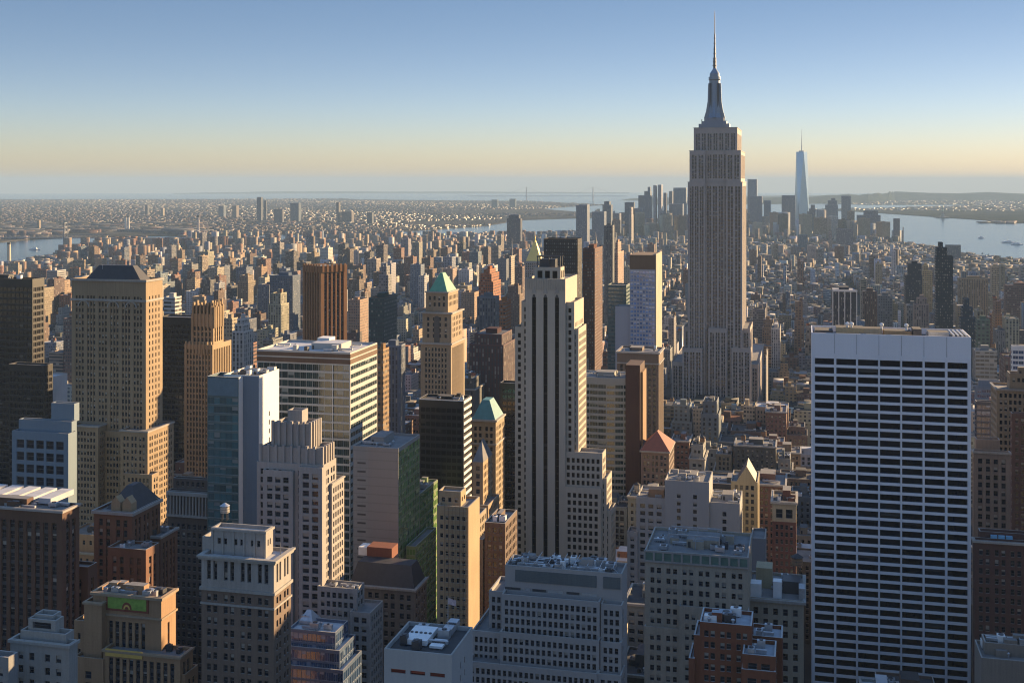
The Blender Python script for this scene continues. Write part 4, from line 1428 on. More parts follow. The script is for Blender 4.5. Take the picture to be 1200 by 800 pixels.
        for k2 in range(1):
            cx, cy = xm + cos(a2) * 6.15, ym + sin(a2) * 6.15
            tx, ty = -sin(a2), cos(a2)
            gl.poly([(cx - tx * 1.5, cy - ty * 1.5, z + 19), (cx + tx * 1.5, cy + ty * 1.5, z + 19), (cx + tx * 1.5, cy + ty * 1.5, z + 50), (cx - tx * 1.5, cy - ty * 1.5, z + 50)])
        b.part('mast_window', gl, METAL_DARK, mast)
    an = MB()
    ztip = b.z(13, xm, ym)
    za = z + 66
    an.lathe([(1.7, za), (1.6, za + 12), (1.15, za + 12.1), (1.1, za + 24), (.75, za + 24.2), (.7, za + 38), (.42, za + 38.2), (.35, ztip - 6), (.12, ztip)], xm, ym, 8)
    ant = b.part('antenna', an, plainmat('antenna_steel', (0.10, 0.10, 0.11), .5, .4))
    for k, hh in enumerate((3, 7, 11, 16, 21, 27, 33)):
        rb = MB()
        r_ = 2.6 - .22 * k
        rb.lathe([(r_ * .4, za + hh), (r_, za + hh + .25), (r_, za + hh + .7), (r_ * .4, za + hh + .9)], xm, ym, 8, cap=False)
        b.part('antenna_ring', rb, METAL_DARK, ant)
    for k in range(10):
        mb = MB()
        sx = -1 if k % 2 else 1
        xx, yy = xm + sx * RNG.uniform(7, 15), ym + RNG.uniform(-9, 6)
        mb.box(xx - .4, xx + .4, yy - .4, yy + .4, z + 5, z + RNG.uniform(9, 13))
        b.part('aerial', mb, METAL_DARK)
    b.done()

    b = Bldg('curved_tower', 'bow-fronted office tower with banded glass and dark brick end, behind the striped stone tower', 'office tower', 741, 740, wallmat('bow_band', (0.40, 0.40, 0.36), var=.1), glassmat('bow_glass', col=(.012, .03, .03), share=.3, blind=(.16, .19, .17), frame=(.12, .14, .13), mullions=3, rail=False, ior=1.7))
    x0, x1 = b.lx(672), b.lx(741)
    L = x1 - x0
    front = []
    n = 7
    for k in range(n + 1):
        t_ = k / n
        front.append((x0 + L * t_, -4.2 * sin(pi * (0.15 + 0.7 * t_)) + 1.9))
    pts = front + [(x1, 26), (x0, 26)]
    zt = b.z(443)
    bs = S(bay=L / n - .3, ww=L / n - .45, fl=3.9, wh=2.1, sill=1.2, margin=.12, inset=.25, top=4)
    b.prism(pts, 0, zt, [bs] * n + [None, None, None])
    FOOT.append((-9999, -9999, 0, 0))
    q = [b.at(*p_) for p_ in ((x0, 0), (x1, 26))]
    tt = [(X * WX + Y * WY, X * AX + Y * AY) for X, Y in q]
    FOOT[-1] = (tt[0][0], tt[1][0], tt[0][1], tt[1][1])
    OCC.append((740, 680, 742, 443, 800))
    rd = dict(x0=x0 + 2, x1=x1 - 2, y0=2, y1=25, z0=0, z1=zt, zr=zt - 1.1)
    b.kit(rd, 9, 6, tall=3.5)
    mb = MB()
    mb.box(b.lx(733, -2), b.lx(750, -2), -2, 20, b.zcut, b.z(428, b.lx(750, -2), -2))
    b.part('brick_end', mb, wallmat('liver_brick', (0.10, 0.045, 0.03)))
    mb = MB()
    x_ = b.lx(750, -2)
    mb.box(x_ + .01, x_ + 1.4, 1, b.ly(757.5, x_ + 1.4), b.zcut, b.z(436, x_, 0))
    b.part('sun_tinted_flank', mb, wallmat('sun_tinted_flank', (0.36, 0.22, 0.11)))  # west face of the brick end, sunlight put in as a lighter tan
    b.done()

    b = Bldg('stone_building', 'brown stone block with tall pilasters, under the blue windowed tower', 'office block', 772, 880, wallmat('umber_stone', (0.24, 0.17, 0.12)), GLASS_DARK)
    t = b.tier(723, 772, 777.5, 413, st=S(bay=3.4, ww=1.6, fl=3.9, wh=2.3, margin=1.6, inset=.8, sp=.5, top=9))
    b.ring(t, t['z1'] - 1.2, 1.1, 1)
    b.ring(t, t['z1'] - 9, .9, .7, 'string_course')
    b.kit(t, 6, 9, tall=3)
    b.done()

    b = Bldg('apartment_tower', 'tower with a front of blue-white windows under a brown top and a cream sunlit edge', 'apartment tower', 768, 1000, wallmat('bluish_frame', (0.44, 0.47, 0.52), var=.08), glassmat('sky_glass', col=(.10, .20, .40), share=.5, blind=(.42, .5, .62), frame=(.5, .53, .58), ior=2.2, rough=.06, mullions=2, rail=False))
    t = b.tier(738, 768, 775, 316, st=S(bay=2.7, ww=2.2, fl=3.3, wh=2.2, margin=.4, inset=.15, top=1), st_side=None)
    g = MB()
    ztop = b.z(299)
    g.box(t['x0'], t['x1'], .02, t['y1'], t['zr'], ztop)
    b.part('brown_top', g, wallmat('brown_crown', (0.22, 0.14, 0.08)))
    g = MB()
    g.box(t['x1'] + .01, t['x1'] + .6, .3, t['y1'], 0, ztop + 1)
    b.part('cream_edge', g, cream)
    wl = b.tier(721, 738, 739, 359, f=2, depth=16, st=None)
    b.done()
    b = Bldg('apartment_tower', 'green glass and grey apartment tower touching the blue windowed tower', 'apartment tower', 736, 1040, teal_frame, teal_glass)
    b.tier(712, 734, 738, 334, st=S(bay=2.7, ww=2.2, fl=3.3, wh=2.0, margin=.4, inset=.15, top=2))
    b.done()

    b = Bldg('brick_building', 'brick block under a red tiled pyramid roof, in front of the tallest skyscraper', 'office block', 784, 720, wallmat('rose_brick', (0.27, 0.19, 0.15)), GLASS)
    t = b.tier(751, 784, 790, 529, st=S(bay=2.5, ww=1.3, fl=3.8, wh=2.1, margin=1.2, group=2, gap=.8, top=2.2))
    b.ring(t, t['z1'] - 1, .9, .7)
    b.hip(t['x0'], t['x1'], 0, t['y1'], t['z1'] - .08, t['z1'] + 9.5, (0, .15), red_tile, 'pyramid_roof', .5)
    b.done()

    b = Bldg('stone_building', 'grey loft block of three stepped parts with blank upper walls and an orange roof hut', 'loft building', 831, 600, wallmat('ash_brick', (0.46, 0.46, 0.45), var=.12), GLASS)
    md = b.tier(779, 831, 832.5, 565, f=0, depth=24, st=S(bay=6.5, ww=1.3, fl=3.7, wh=1.9, margin=3, top=6, skip=(2,)))
    lf = b.tier(745.5, 780, 781, 584, f=.8, depth=24, st=S(bay=2.5, ww=1.3, fl=3.7, wh=1.9, margin=1.2, group=3, gap=1.2, top=2.6))
    rt = b.tier(831, 867, 870, 590, f=1.5, depth=26, st=S(bay=5.5, ww=1.3, fl=3.7, wh=2.0, margin=4, top=4))
    b.tier(735, 747, 748, 623, f=-1, depth=10, st=S(bay=2.5, ww=1.2, fl=3.7, wh=1.9, margin=.8, top=2))
    mb = MB()
    mb.box(b.lx(760, 6), b.lx(778, 6), 6, 13, lf['zr'], lf['zr'] + 4)
    b.part('orange_roof_hut', mb, orange_brick)
    b.kit(md, 9, 13, tall=2.5)
    b.kit(lf, 4, 14, big=False)
    b.kit(rt, 8, 15, tall=2.5)
    b.done()

    b = Bldg('gabled_building', 'narrow yellow brick building with a pointed gable', 'loft building', 888, 640, yellow_brick, GLASS_DARK)
    t = b.tier(856.5, 888, 890, 565, depth=26, st=S(bay=2.6, ww=1.3, fl=3.7, wh=2.2, margin=1.4, inset=.5, sp=.3, spwall=True, top=1.6))
    x0, x1 = t['x0'], t['x1']
    xm = (x0 + x1) / 2
    z = t['z1']
    mb = MB()
    mb.poly([(x0 + 3, -.02, z), (x1 - .8, -.02, z), (xm + 1.2, -.02, z + 8.4)])
    mb.poly([(x1 - .8, -.02, z), (x1 - .8, .6, z), (xm + 1.2, .6, z + 8.4), (xm + 1.2, -.02, z + 8.4)])
    mb.poly([(x0 + 3, .6, z), (x0 + 3, -.02, z), (xm + 1.2, -.02, z + 8.4), (xm + 1.2, .6, z + 8.4)])
    b.part('gable', mb, yellow_brick)
    mb = MB()
    mb.poly([(x1 - .8, .6, z - 1), (x1 - .8, 22, z - 1), (xm + 1.2, 22, z + 8), (xm + 1.2, .6, z + 8)])
    mb.poly([(x0 + 3, 22, z - 1), (x0 + 3, .6, z - 1), (xm + 1.2, .6, z + 8), (xm + 1.2, 22, z + 8)])
    mb.poly([(x1 - .8, 22, z - 1), (x0 + 3, 22, z - 1), (xm + 1.2, 22, z + 8)])
    b.part('pitched_roof', mb, slate)
    b.done()

    b = Bldg('brick_building', 'slender building of cream arches above dull red brick, beside the white gridded slab', 'loft building', 933, 610, wallmat('dull_red_brick', (0.20, 0.085, 0.065)), GLASS_DARK)
    lo = b.tier(905, 933, 934.5, 612, depth=22, st=S(bay=2.6, ww=1.2, fl=3.7, wh=2.1, margin=1.1, top=1.2))
    g = Bldg.__new__(Bldg)
    g.__dict__.update(b.__dict__)
    g.mb, g.rb, g.win, g.wall = MB(), MB(), [], cream
    up = g.tier(905, 933, 934.5, 588, z0=lo['z1'] - .05, depth=22, st=S(bay=3.8, ww=2.2, fl=6.5, wh=4.6, sill=.8, margin=1, inset=.7, top=3))
    b.win += g.win
    g.mb.build('arcaded_wall', [cream, SPANDREL, TRIM], b.root)
    g.rb.build('roof', ROOF_DARK, b.root)
    b.ring(up, up['z1'] - 1.4, 1.2, .9)
    b.kit(up, 7, 23, tall=5)
    b.done()

    b = Bldg('masonry_building', 'cream masonry block with a green parapet band and rows of paired windows', 'office block', 877, 420, wallmat('buff_brick', (0.52, 0.44, 0.33)), GLASS_BLIND)
    t = b.tier(755.5, 877, 880, 653, depth=30, st=S(bay=2.25, ww=1.15, fl=3.6, wh=1.8, margin=1.6, group=2, gap=1.0, inset=.35, top=5.2))
    mb = MB()
    mb.box(t['x0'] - .3, t['x1'] + .3, -.5, -.01, t['z1'] - .5, t['z1'] + .2, bottom=True)
    mb.box(t['x0'] - .3, t['x1'] + .3, -.5, -.01, t['z1'] - 4.0, t['z1'] - 3.4, bottom=True)
    for k in range(12):
        xx = t['x0'] + (t['x1'] - t['x0']) * k / 11
        mb.box(xx - .35, xx + .35, -.48, -.01, t['z1'] - 3.4, t['z1'] - .5)
    b.part('parapet_frame', mb, limestone)
    mb = MB()
    mb.box(t['x0'] + .3, t['x1'] - .3, -.2, -.01, t['z1'] - 3.35, t['z1'] - .55, bottom=True)
    b.part('green_band', mb, plainmat('verdigris_panel', (0.10, 0.17, 0.13), .6, var=.5, scale=.4))
    s2 = b.tier(755, 800, 801, 737, f=-2, depth=5, st=S(bay=2.25, ww=1.15, fl=3.6, wh=1.8, margin=1.6, group=2, gap=1.0, top=2))
    s3 = b.tier(796, 877.5, 879, 716, f=-2.6, depth=5, st=S(bay=2.25, ww=1.15, fl=3.6, wh=1.8, margin=1.6, group=2, gap=1.0, top=2))
    b.kit(t, 26, 50, tall=3)
    mb = MB()
    z = t['zr']
    for xx in (b.lx(783, 8), b.lx(815, 8), b.lx(843, 8)):
        mb.box(xx - .15, xx + .15, 8, 8.3, z, z + 5)
        mb.box(xx - .15, xx + .15, 18, 18.3, z, z + 5)
    mb.box(b.lx(783, 8), b.lx(843, 8), 8, 8.3, z + 5, z + 5.3, bottom=True)
    mb.box(b.lx(783, 8), b.lx(843, 8), 18, 18.3, z + 5, z + 5.3, bottom=True)
    b.part('roof_frame', mb, METAL)
    b.done()
    b = Bldg('blank_building', 'narrow grey slab with bare walls, behind the cream block with the green parapet', 'office block', 897, 520, wallmat('slate_concrete', (0.25, 0.26, 0.27), var=.1), GLASS)
    t = b.tier(880, 897, 899, 631, depth=16, st=S(bay=7, ww=1.2, fl=5, wh=1.8, margin=2.5, top=8))
    b.done()
    b = Bldg('stone_building', 'buff building with white and yellow roof boxes, against the white gridded slab', 'office block', 942, 430, wallmat('sand_brick', (0.46, 0.39, 0.29)), GLASS)
    t = b.tier(876, 942, 943.5, 704, depth=30, st=S(bay=3.4, ww=1.4, fl=4.0, wh=2.2, margin=1.2, inset=.4, top=2.8))
    b.ring(t, t['z1'] - 1.2, 1, .8)
    for (pa, pb, ya, yb, hh, mt) in ((877, 892, 3, 8, 5.0, WHITE), (886, 905, 14, 22, 7.5, yellow_brick), (906, 916, 4, 8, 6, WHITE), (917, 938, 10, 18, 4.5, METAL_DARK), (936, 943, 3, 9, 4.5, METAL)):
        mb = MB()
        mb.box(b.lx(pa, ya), b.lx(pb, ya), ya, yb, t['zr'], t['zr'] + hh)
        b.part('roof_box', mb, mt)
    b.kit(t, 12, 33, big=False)
    b.done()
    x, y = b.at(b.lx(934, 24), 24)
    water_tank(x, y, b.oz + t['zr'] + 4, 2.2, 3.0, 'cream round tank standing high behind the roof boxes beside the white gridded slab', rust=0)

    b = Bldg('brick_building', 'red brick apartment block with white-edged stepped roofs, at the bottom of the photo', 'apartment block', 881, 340, wallmat('red_apartment_brick', (0.26, 0.085, 0.04)), GLASS_BLIND, trim=wallmat('white_coping', (0.6, 0.6, 0.58)), roof=plainmat('bluish_membrane', (0.30, 0.33, 0.36), .8, var=.4, scale=.4))
    st = S(bay=2.0, ww=1.2, fl=3.2, wh=1.6, margin=1.0, group=2, gap=1.1, inset=.3, top=1.8)
    m_ = b.tier(820, 881, 883, 733, f=0, depth=12, st=st)
    l1 = b.tier(813, 823, 824, 744, f=.5, depth=12, st=st)
    l2 = b.tier(807, 814, 815, 771, f=-.5, depth=12, st=st)
    r0 = b.tier(880, 917, 919, 747, f=7, depth=10, st=st)
    r1 = b.tier(870, 909, 910.5, 769, f=-7, depth=12, st=st)
    r2 = b.tier(869, 909, 910, 787, f=-8, depth=5, st=st)
    b.kit(m_, 8, 3, tall=2.0)
    b.kit(r1, 4, 12, big=False)
    b.kit(r0, 4, 12, big=False)
    b.done()

    b = Bldg('stone_building', 'wide grey stone block with rows of tall windows under a louvred machine floor', 'office block', 702.6, 350, wallmat('lilac_stone', (0.47, 0.43, 0.40), var=.09), GLASS_DARK, roof=ROOF_GREY)
    st = S(bay=1.62, ww=.86, fl=2.62, wh=1.75, sill=.5, margin=.6, inset=.4, top=1.4)
    core = b.tier(592, 729, 735, 672, f=4.5, st=None)
    mn = b.tier(588, 702.6, 703.2, 705, f=0, depth=4.6, st=st, st_side='blank')
    rt = b.tier(704, 729, 730, 709, f=.7, depth=4, st=st)
    lt = b.tier(573, 590, 591, 693, f=7, depth=14, st=st)
    m2 = b.tier(586, 702, 702.6, 750, f=-2.4, depth=5, st=st, st_side='blank')
    r2 = b.tier(703.5, 728, 729, 753, f=-1.6, depth=5, st=st)
    l2 = b.tier(553, 586, 587, 741, f=1, depth=22, st=st)
    l3 = b.tier(548, 700, 701, 789, f=-5, depth=8, st=st)
    l4 = b.tier(700, 728, 729, 791, f=-4.5, depth=8, st=st)
    for (pa, pb) in ((604, 699), (707, 727)):
        mb = MB()
        za, zb_ = core['z1'] - 1.2, core['z1'] - 4.6
        mb.box(b.lx(pa, 4.5), b.lx(pb, 4.5), 4.25, 4.48, zb_, za, bottom=True)
        o = b.part('louvre', mb, wallmat('louvre_grey', (0.15, 0.17, 0.17), courses=.5))
    for k, (pa, pb) in enumerate(((592, 610), (616, 621), (624, 640), (642, 660), (664, 679), (682, 700))):
        mb = MB()
        mb.box(b.lx(pa, 4.5), b.lx(pb, 4.5), 4.3, 4.48, mn['zr'] + .2, mn['zr'] + 1.8, bottom=True)
        b.part('machine_room_opening', mb, (METAL_DARK, METAL)[k % 2])
    b.kit(core, 46, 66, big=False, front=.05)
    for k in range(8):
        mb = MB()
        xx = b.lx(606 + 15 * k, 8)
        mb.bar((xx, 6, core['zr']), (xx + 2.2, 6, core['zr'] + 2.2), .12, 4)
        mb.bar((xx + 2.2, 6, core['zr'] + 2.2), (xx + 4.4, 6, core['zr']), .12, 4)
        mb.bar((xx + 2.2, 6, core['zr'] + 2.2), (xx + 2.2, 16, core['zr'] + 2.2), .12, 4)
        b.part('steel_truss', mb, METAL)
    b.kit(lt, 5, 9, big=False)
    b.done()

    b = Bldg('concrete_building', 'blank pale concrete block with roof machines, a flagpole and red slit windows', 'office block', 529.5, 300, wallmat('pale_concrete', (0.56, 0.55, 0.52), var=.12), glassmat('red_window', col=(0.10, .02, .012), share=.4, blind=(.3, .06, .03), frame=(.1, .05, .04)), roof=ROOF_DARK)
    t = b.tier(450, 529.5, 554, 767, st=S(bay=4.6, ww=3.0, fl=4.2, wh=.9, sill=1.5, margin=1.2, top=3.2, inset=.3), st_side=S(bay=3.0, ww=.5, fl=3.3, wh=1.4, margin=6, top=4))
    z = t['zr']
    for (pa, pb, ya, yb, hh, mt) in ((473, 500, 6, 16, 1.6, WHITE), (503, 518, 5, 10, .9, WHITE), (518, 529, 14, 22, 2.0, METAL)):
        mb = MB()
        mb.box(b.lx(pa, ya), b.lx(pb, ya), ya, yb, z + .3, z + hh, bottom=True)
        o = b.part('roof_plant', mb, mt)
        for k in range(5):
            f2 = MB()
            xx = b.lx(pa, ya) + (b.lx(pb, ya) - b.lx(pa, ya)) * (k + .5) / 5
            f2.lathe([(.42, z + hh), (.42, z + hh + .25)], xx, (ya + yb) / 2, 9)
            f2.build('fan', METAL_DARK, o)
    mb = MB()
    xx = b.lx(525, 12)
    mb.bar((xx, 12, z), (xx, 12, z + 11.5), .09, 6, r2=.04)
    fp = b.part('flagpole', mb, WHITE)
    mb = MB()
    for k in range(4):
        a0, a1 = .55 * k, .55 * (k + 1)
        mb.poly([(xx + a0, 12 + .12 * sin(k * 1.7), z + 9.4 - .1 * k), (xx + a1, 12 + .12 * sin(k * 1.7 + 1.7), z + 9.3 - .1 * k), (xx + a1, 12 + .12 * sin(k * 1.7 + 1.7), z + 10.9 - .12 * k), (xx + a0, 12 + .12 * sin(k * 1.7), z + 11 - .1 * k)])
    mb.build('flag', plainmat('faded_flag', (0.45, 0.35, 0.36), .9, var=.5, scale=2), fp)
    b.kit(t, 6, 8, big=False)
    b.done()

def right_side():
    b = Bldg('office_slab', 'huge white travertine slab gridded with wide black windows', 'office tower', 951, 530, travertine, RIBBON, side='E', trim=travertine, roof=ROOF_DARK)
    t = b.tier(948.6, 951, 1138, 389.5, depth=28, st=S(bay=9.4, ww=8.75, fl=3.9, wh=2.72, sill=.55, margin=1.1, inset=.55, top=10.6), st_side='blank', parapet=2.6)
    mb = MB()
    for k in range(1, 7):
        xx = t['x0'] + 1.1 + (t['x1'] - t['x0'] - 2.2) * k / 7
        pass
    for k in range(8):
        xx = t['x0'] + .55 + (t['x1'] - t['x0'] - 1.1) * k / 7
        mb = MB()
        mb.box(xx - .28, xx + .28, -.3, -.005, b.zcut, t['z1'] - 9.2, bottom=True)
        b.part('column', mb, travertine)
    for k in range(1, 7):
        xx = t['x0'] + .55 + (t['x1'] - t['x0'] - 1.1) * k / 7
        mb = MB()
        mb.box(xx - .06, xx + .06, -.05, -.005, t['z1'] - 9.1, t['z1'] - .3, bottom=True)
        b.part('panel_joint', mb, METAL_DARK)
    z = t['zr']
    for k, (pa, pb, ya, yb, hh, mt) in enumerate(((980, 1012, 8, 18, 4.2, yellow_brick), (1012, 1034, 9, 17, 4.0, cream), (1036, 1068, 8, 16, 3.4, gold_brick), (1070, 1080, 7, 16, 4.6, METAL_DARK), (1088, 1112, 8, 16, 3.4, METAL), (955, 976, 6, 18, 3.0, METAL_DARK))):
        mb = MB()
        mb.box(b.lx(pa, ya), b.lx(pb, ya), ya, yb, z, z + hh, topmi=1)
        b.part('roof_plant_house', mb, [mt, ROOF_DARK])
    for k in range(4):
        mb = MB()
        xx = b.lx(1116 + 5 * k, 6)
        mb.box(xx, xx + .8, 3, t['y1'] - 4, z + 2.2, z + 2.9, bottom=True)
        b.part('crane_rail', mb, METAL)
    for px_ in (993, 998, 1033, 1062):
        mb = MB()
        xx = b.lx(px_, 10)
        mb.lathe([(.5, z + 3.5), (.5, z + 5.2), (.9, z + 5.3), (.9, z + 6.2), (.2, z + 6.6)], xx, 10, 9)
        b.part('roof_vent', mb, WHITE)
    b.kit(t, 10, 71, big=False)
    b.done()

    st = S(bay=2.4, ww=1.2, fl=3.6, wh=2.0, margin=1, top=2)
    b = Bldg('stone_tower', 'tan stepped tower at the edge of the photo beside the white gridded slab', 'skyscraper', 1168, 640, tan_stone, GLASS, side='E')
    t = b.tier(1161, 1168, 1240, 455, st=st)
    u = b.tier(1180, 1183, 1245, 437, z0=t['zr'], f=6, st=st)
    b.ring(t, t['z1'] - 1, .9, .6)
    b.kit(u, 4, 2)
    b.done()
    b = Bldg('office_tower', 'white banded modern tower showing above the tan stepped tower', 'office tower', 1186, 900, white_panel, blue_glass, side='E')
    b.tier(1184.5, 1186, 1240, 405, st=S(bay=4, ww=3.7, fl=3.9, wh=2.2, margin=.5, inset=.2, top=3))
    b.done()
    b = Bldg('stone_tower', 'pale brown tower with upright piers, low beside the white gridded slab', 'skyscraper', 1141, 560, wallmat('pinkish_stone', (0.33, 0.26, 0.21)), GLASS, side='E')
    t = b.tier(1139.5, 1141, 1184, 528, st=S(bay=3.2, ww=1.5, fl=3.7, wh=2.1, margin=1.2, inset=.6, sp=.35, spwall=True, top=3))
    u = b.tier(1142, 1144, 1172, 514, z0=t['zr'], f=8, st=S(bay=3.2, ww=1.2, fl=3.4, wh=1.8, margin=1, top=2))
    b.ring(t, t['z1'] - 1, .8, .5)
    b.kit(t, 6, 9, big=False)
    b.done()
    b = Bldg('office_building', 'dark blue glass block between the white gridded slab and the tan stepped tower', 'office block', 1144, 760, wallmat('navy_frame', (0.07, 0.09, 0.13), rough=.4), blue_glass, side='E')
    b.tier(1142.5, 1144, 1167, 470, st=S(bay=2.4, ww=2.2, fl=3.8, wh=2.6, margin=.4, inset=.15, top=2))
    b.done()
    b = Bldg('office_building', 'low block with a white flat roof house, above the dark blue glass block', 'office block', 1143, 900, wallmat('steel_grey', (0.28, 0.31, 0.35)), blue_glass, side='E')
    t = b.tier(1142, 1143, 1180, 452, st=S(bay=3, ww=2.5, fl=3.8, wh=2, top=2))
    u = b.tier(1146, 1147, 1172, 445, z0=t['zr'], f=4, st=None)
    b.done()
    b = Bldg('brick_tower', 'purple-brown brick tower against the photo edge below the tan stepped tower', 'tower', 1186, 590, wallmat('plum_brick', (0.20, 0.12, 0.10)), GLASS, side='E')
    b.tier(1184, 1186, 1250, 484, st=st)
    b.done()
    b = Bldg('brick_building', 'broad dark red-brown block with blue roof lights beside the white gridded slab', 'office block', 1142, 480, wallmat('oxblood_brick', (0.125, 0.06, 0.05)), GLASS, side='E')
    t = b.tier(1140.5, 1142, 1240, 632, st=S(bay=2.6, ww=1.3, fl=3.8, wh=2.1, margin=1.2, group=2, gap=1, top=3))
    b.ring(t, t['z1'] - 1, .9, .7)
    u = b.tier(1146, 1148, 1236, 622, z0=t['zr'], f=5, st=None)
    for k in range(3):
        mb = MB()
        mb.box(b.lx(1161 + 9 * k, 4), b.lx(1168.5 + 9 * k, 4), 3.6, 4.9, u['z1'] - 3.2, u['z1'] - 1.0, bottom=True)
        b.part('blue_roof_light', mb, plainmat('blue_polycarbonate', (0.16, 0.38, 0.55), .3))
    b.done()
    b = Bldg('stone_building', 'beige stone block with a machine-covered roof in the bottom corner', 'office block', 1150, 380, wallmat('taupe_stone', (0.33, 0.28, 0.23)), GLASS, side='E')
    t = b.tier(1142, 1150, 1250, 770, st=None)
    u = b.tier(1150, 1154, 1250, 752, z0=t['zr'], f=6, st=S(bay=4, ww=2.6, fl=3.4, wh=1.8, margin=1, top=1))
    b.kit(t, 8, 5, big=False)
    b.kit(u, 12, 15, tall=2.6)
    b.done()

far_left()
mid_left()
centre()
right_side()
# ------------------------------------------------------------------ middle distance and beyond
CITY = citymat('city_wall')
CITY_ROOF = citymat('city_roof', win=False)

def stower(name, label, cat, xl, xc, xr, yt, Y, col, alpha=.4, roof=(.2, .2, .2), side='W', top=None, tiers=(), pent=True, group=None):
    """A tower of the middle or far distance: stacked volumes, roof and penthouse."""
    ox, oy = (xc - 600) / F * Y, Y
    oz = -drop(ox, oy)
    root = thing(name, label, cat, (ox, oy, oz), -TH, group)
    w, a = (cos(-TH), sin(-TH)), (AX, AY)
    def lxf(px, ly=0.0):
        k = (px - 600) / F
        return (k * (oy + ly * a[1]) - ox - ly * a[0]) / (w[0] - k * w[1])
    def lyf(px, lx=0.0):
        k = (px - 600) / F
        return (k * (oy + lx * w[1]) - ox - lx * w[0]) / (a[0] - k * a[1])
    prev = 0.0
    wall, rf = MB(), MB()
    first = None
    for i, (l, c_, r_, t_) in enumerate(((xl, xc, xr, yt),) + tuple(tiers)):
        z1 = HC - (t_ - EY) * Y / F - oz
        f = .0 if i == 0 else 1.5 * i
        if side == 'W':
            x0, x1 = lxf(l, f), lxf(c_, f)
            y1 = max(lyf(r_, x1) if abs(r_ - c_) > .8 else 18, f + 12)
        else:
            x0, x1 = lxf(c_, f), lxf(r_, f)
            y1 = max(lyf(l, x0) if abs(l - c_) > .8 else 18, f + 12)
        y1 = min(y1, f + 60)
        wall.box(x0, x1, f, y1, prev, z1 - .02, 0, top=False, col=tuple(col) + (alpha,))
        rf.poly([(x0, f, z1 - .8), (x1, f, z1 - .8), (x1, y1, z1 - .8), (x0, y1, z1 - .8)], 0, [(0, 0)] * 4, 0, tuple(roof) + (0,))
        if i == 0:
            X, Y_ = ox + x0 * w[0] + y1 * a[0], oy + x0 * w[1] + y1 * a[1]
            first = (x0, x1, y1, z1)
            tt = [((ox + p * w[0] + q * a[0]) * WX + (oy + p * w[1] + q * a[1]) * WY, (ox + p * w[0] + q * a[0]) * AX + (oy + p * w[1] + q * a[1]) * AY) for p, q in ((x0, 0), (x1, 0), (x1, y1), (x0, y1))]
            FOOT.append((min(t[0] for t in tt), max(t[0] for t in tt), min(t[1] for t in tt), max(t[1] for t in tt)))
            OCC.append((Y, l, r_, t_, 700))
        prev = z1 - .8
        last = (x0, x1, f, y1, z1)
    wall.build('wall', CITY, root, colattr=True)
    rf.build('roof', CITY_ROOF, root, colattr=True)
    if pent:
        x0, x1, f, y1, z1 = last
        mb = MB()
        hh = 4 + Y / 1500
        mb.box(x0 + (x1 - x0) * .3, x0 + (x1 - x0) * .72, f + (y1 - f) * .3, f + (y1 - f) * .7, z1 - .8, z1 + hh * .7, 0, col=tuple(col) + (.9,))
        mb.build('penthouse', CITY_ROOF, root, colattr=True)
    return root, last, (ox, oy, oz)

BLACKW = (.025, .025, .028)
# brown ribbed tower turned on its corner
def ribbed_tower():
    xc, Y = 354.6, 1325
    b = Bldg('ribbed_tower', 'brown brick tower with deep vertical ribs and an orange sunlit side', 'office tower', xc, Y, wallmat('sienna_brick', (0.42, 0.19, 0.07)), GLASS_DARK, spandrel=plainmat('sienna_dark', (0.05, 0.022, 0.014), .7), rot=-radians(46))
    zt = b.z(310)
    # b's front corner is at the origin; one side goes to the right and away, the other to the left and away
    L1 = 35.0
    st = S(bay=5.4, ww=3.2, fl=3.7, wh=2.0, margin=3.6, inset=1.9, sp=1.6, top=7)
    s2 = S(bay=4.4, ww=2.4, fl=3.7, wh=2.0, margin=3.0, inset=1.9, sp=1.6, top=7)
    b.prism([(0, 0), (L1, 0), (L1, L1), (0, L1)], 0, zt, [s2, st, None, None])
    for k in range(7):
        mb = MB()
        q = L1 * (k + .5) / 7
        mb.box(q - 1.2, q + 1.2, -.8, .2, zt - 7, zt + 1.6)
        b.part('rib_head', mb, b.wall)
    for k in range(6):
        mb = MB()
        q = L1 * (k + .5) / 6
        mb.box(L1 - .2, L1 + .8, q - 1.2, q + 1.2, zt - 7, zt + 1.6)
        b.part('rib_head', mb, b.wall)
    OCC.append((Y, 354, 411, 309, 560))
    q = b.at(L1 * .5, L1 * .5)
    t_, s_ = q[0] * WX + q[1] * WY, q[0] * AX + q[1] * AY
    FOOT.append((t_ - 30, t_ + 30, s_ - 30, s_ + 30))
    b.done()
ribbed_tower()

T = stower
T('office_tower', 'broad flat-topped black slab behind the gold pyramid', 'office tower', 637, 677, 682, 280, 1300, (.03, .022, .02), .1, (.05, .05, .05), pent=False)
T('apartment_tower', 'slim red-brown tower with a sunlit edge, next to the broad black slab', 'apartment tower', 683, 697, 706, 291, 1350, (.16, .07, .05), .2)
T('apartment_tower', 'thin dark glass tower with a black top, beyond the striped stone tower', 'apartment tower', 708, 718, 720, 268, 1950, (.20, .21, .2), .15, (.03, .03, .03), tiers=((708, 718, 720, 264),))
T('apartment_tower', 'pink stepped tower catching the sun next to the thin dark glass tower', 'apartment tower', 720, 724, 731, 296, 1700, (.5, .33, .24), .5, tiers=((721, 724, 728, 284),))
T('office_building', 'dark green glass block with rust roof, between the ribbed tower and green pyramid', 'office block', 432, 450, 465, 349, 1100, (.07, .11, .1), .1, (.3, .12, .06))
T('apartment_tower', 'grey-blue apartment slab with a bright edge, past the green pyramid tower', 'apartment tower', 559, 580, 585, 348, 1150, (.16, .18, .2), .3)
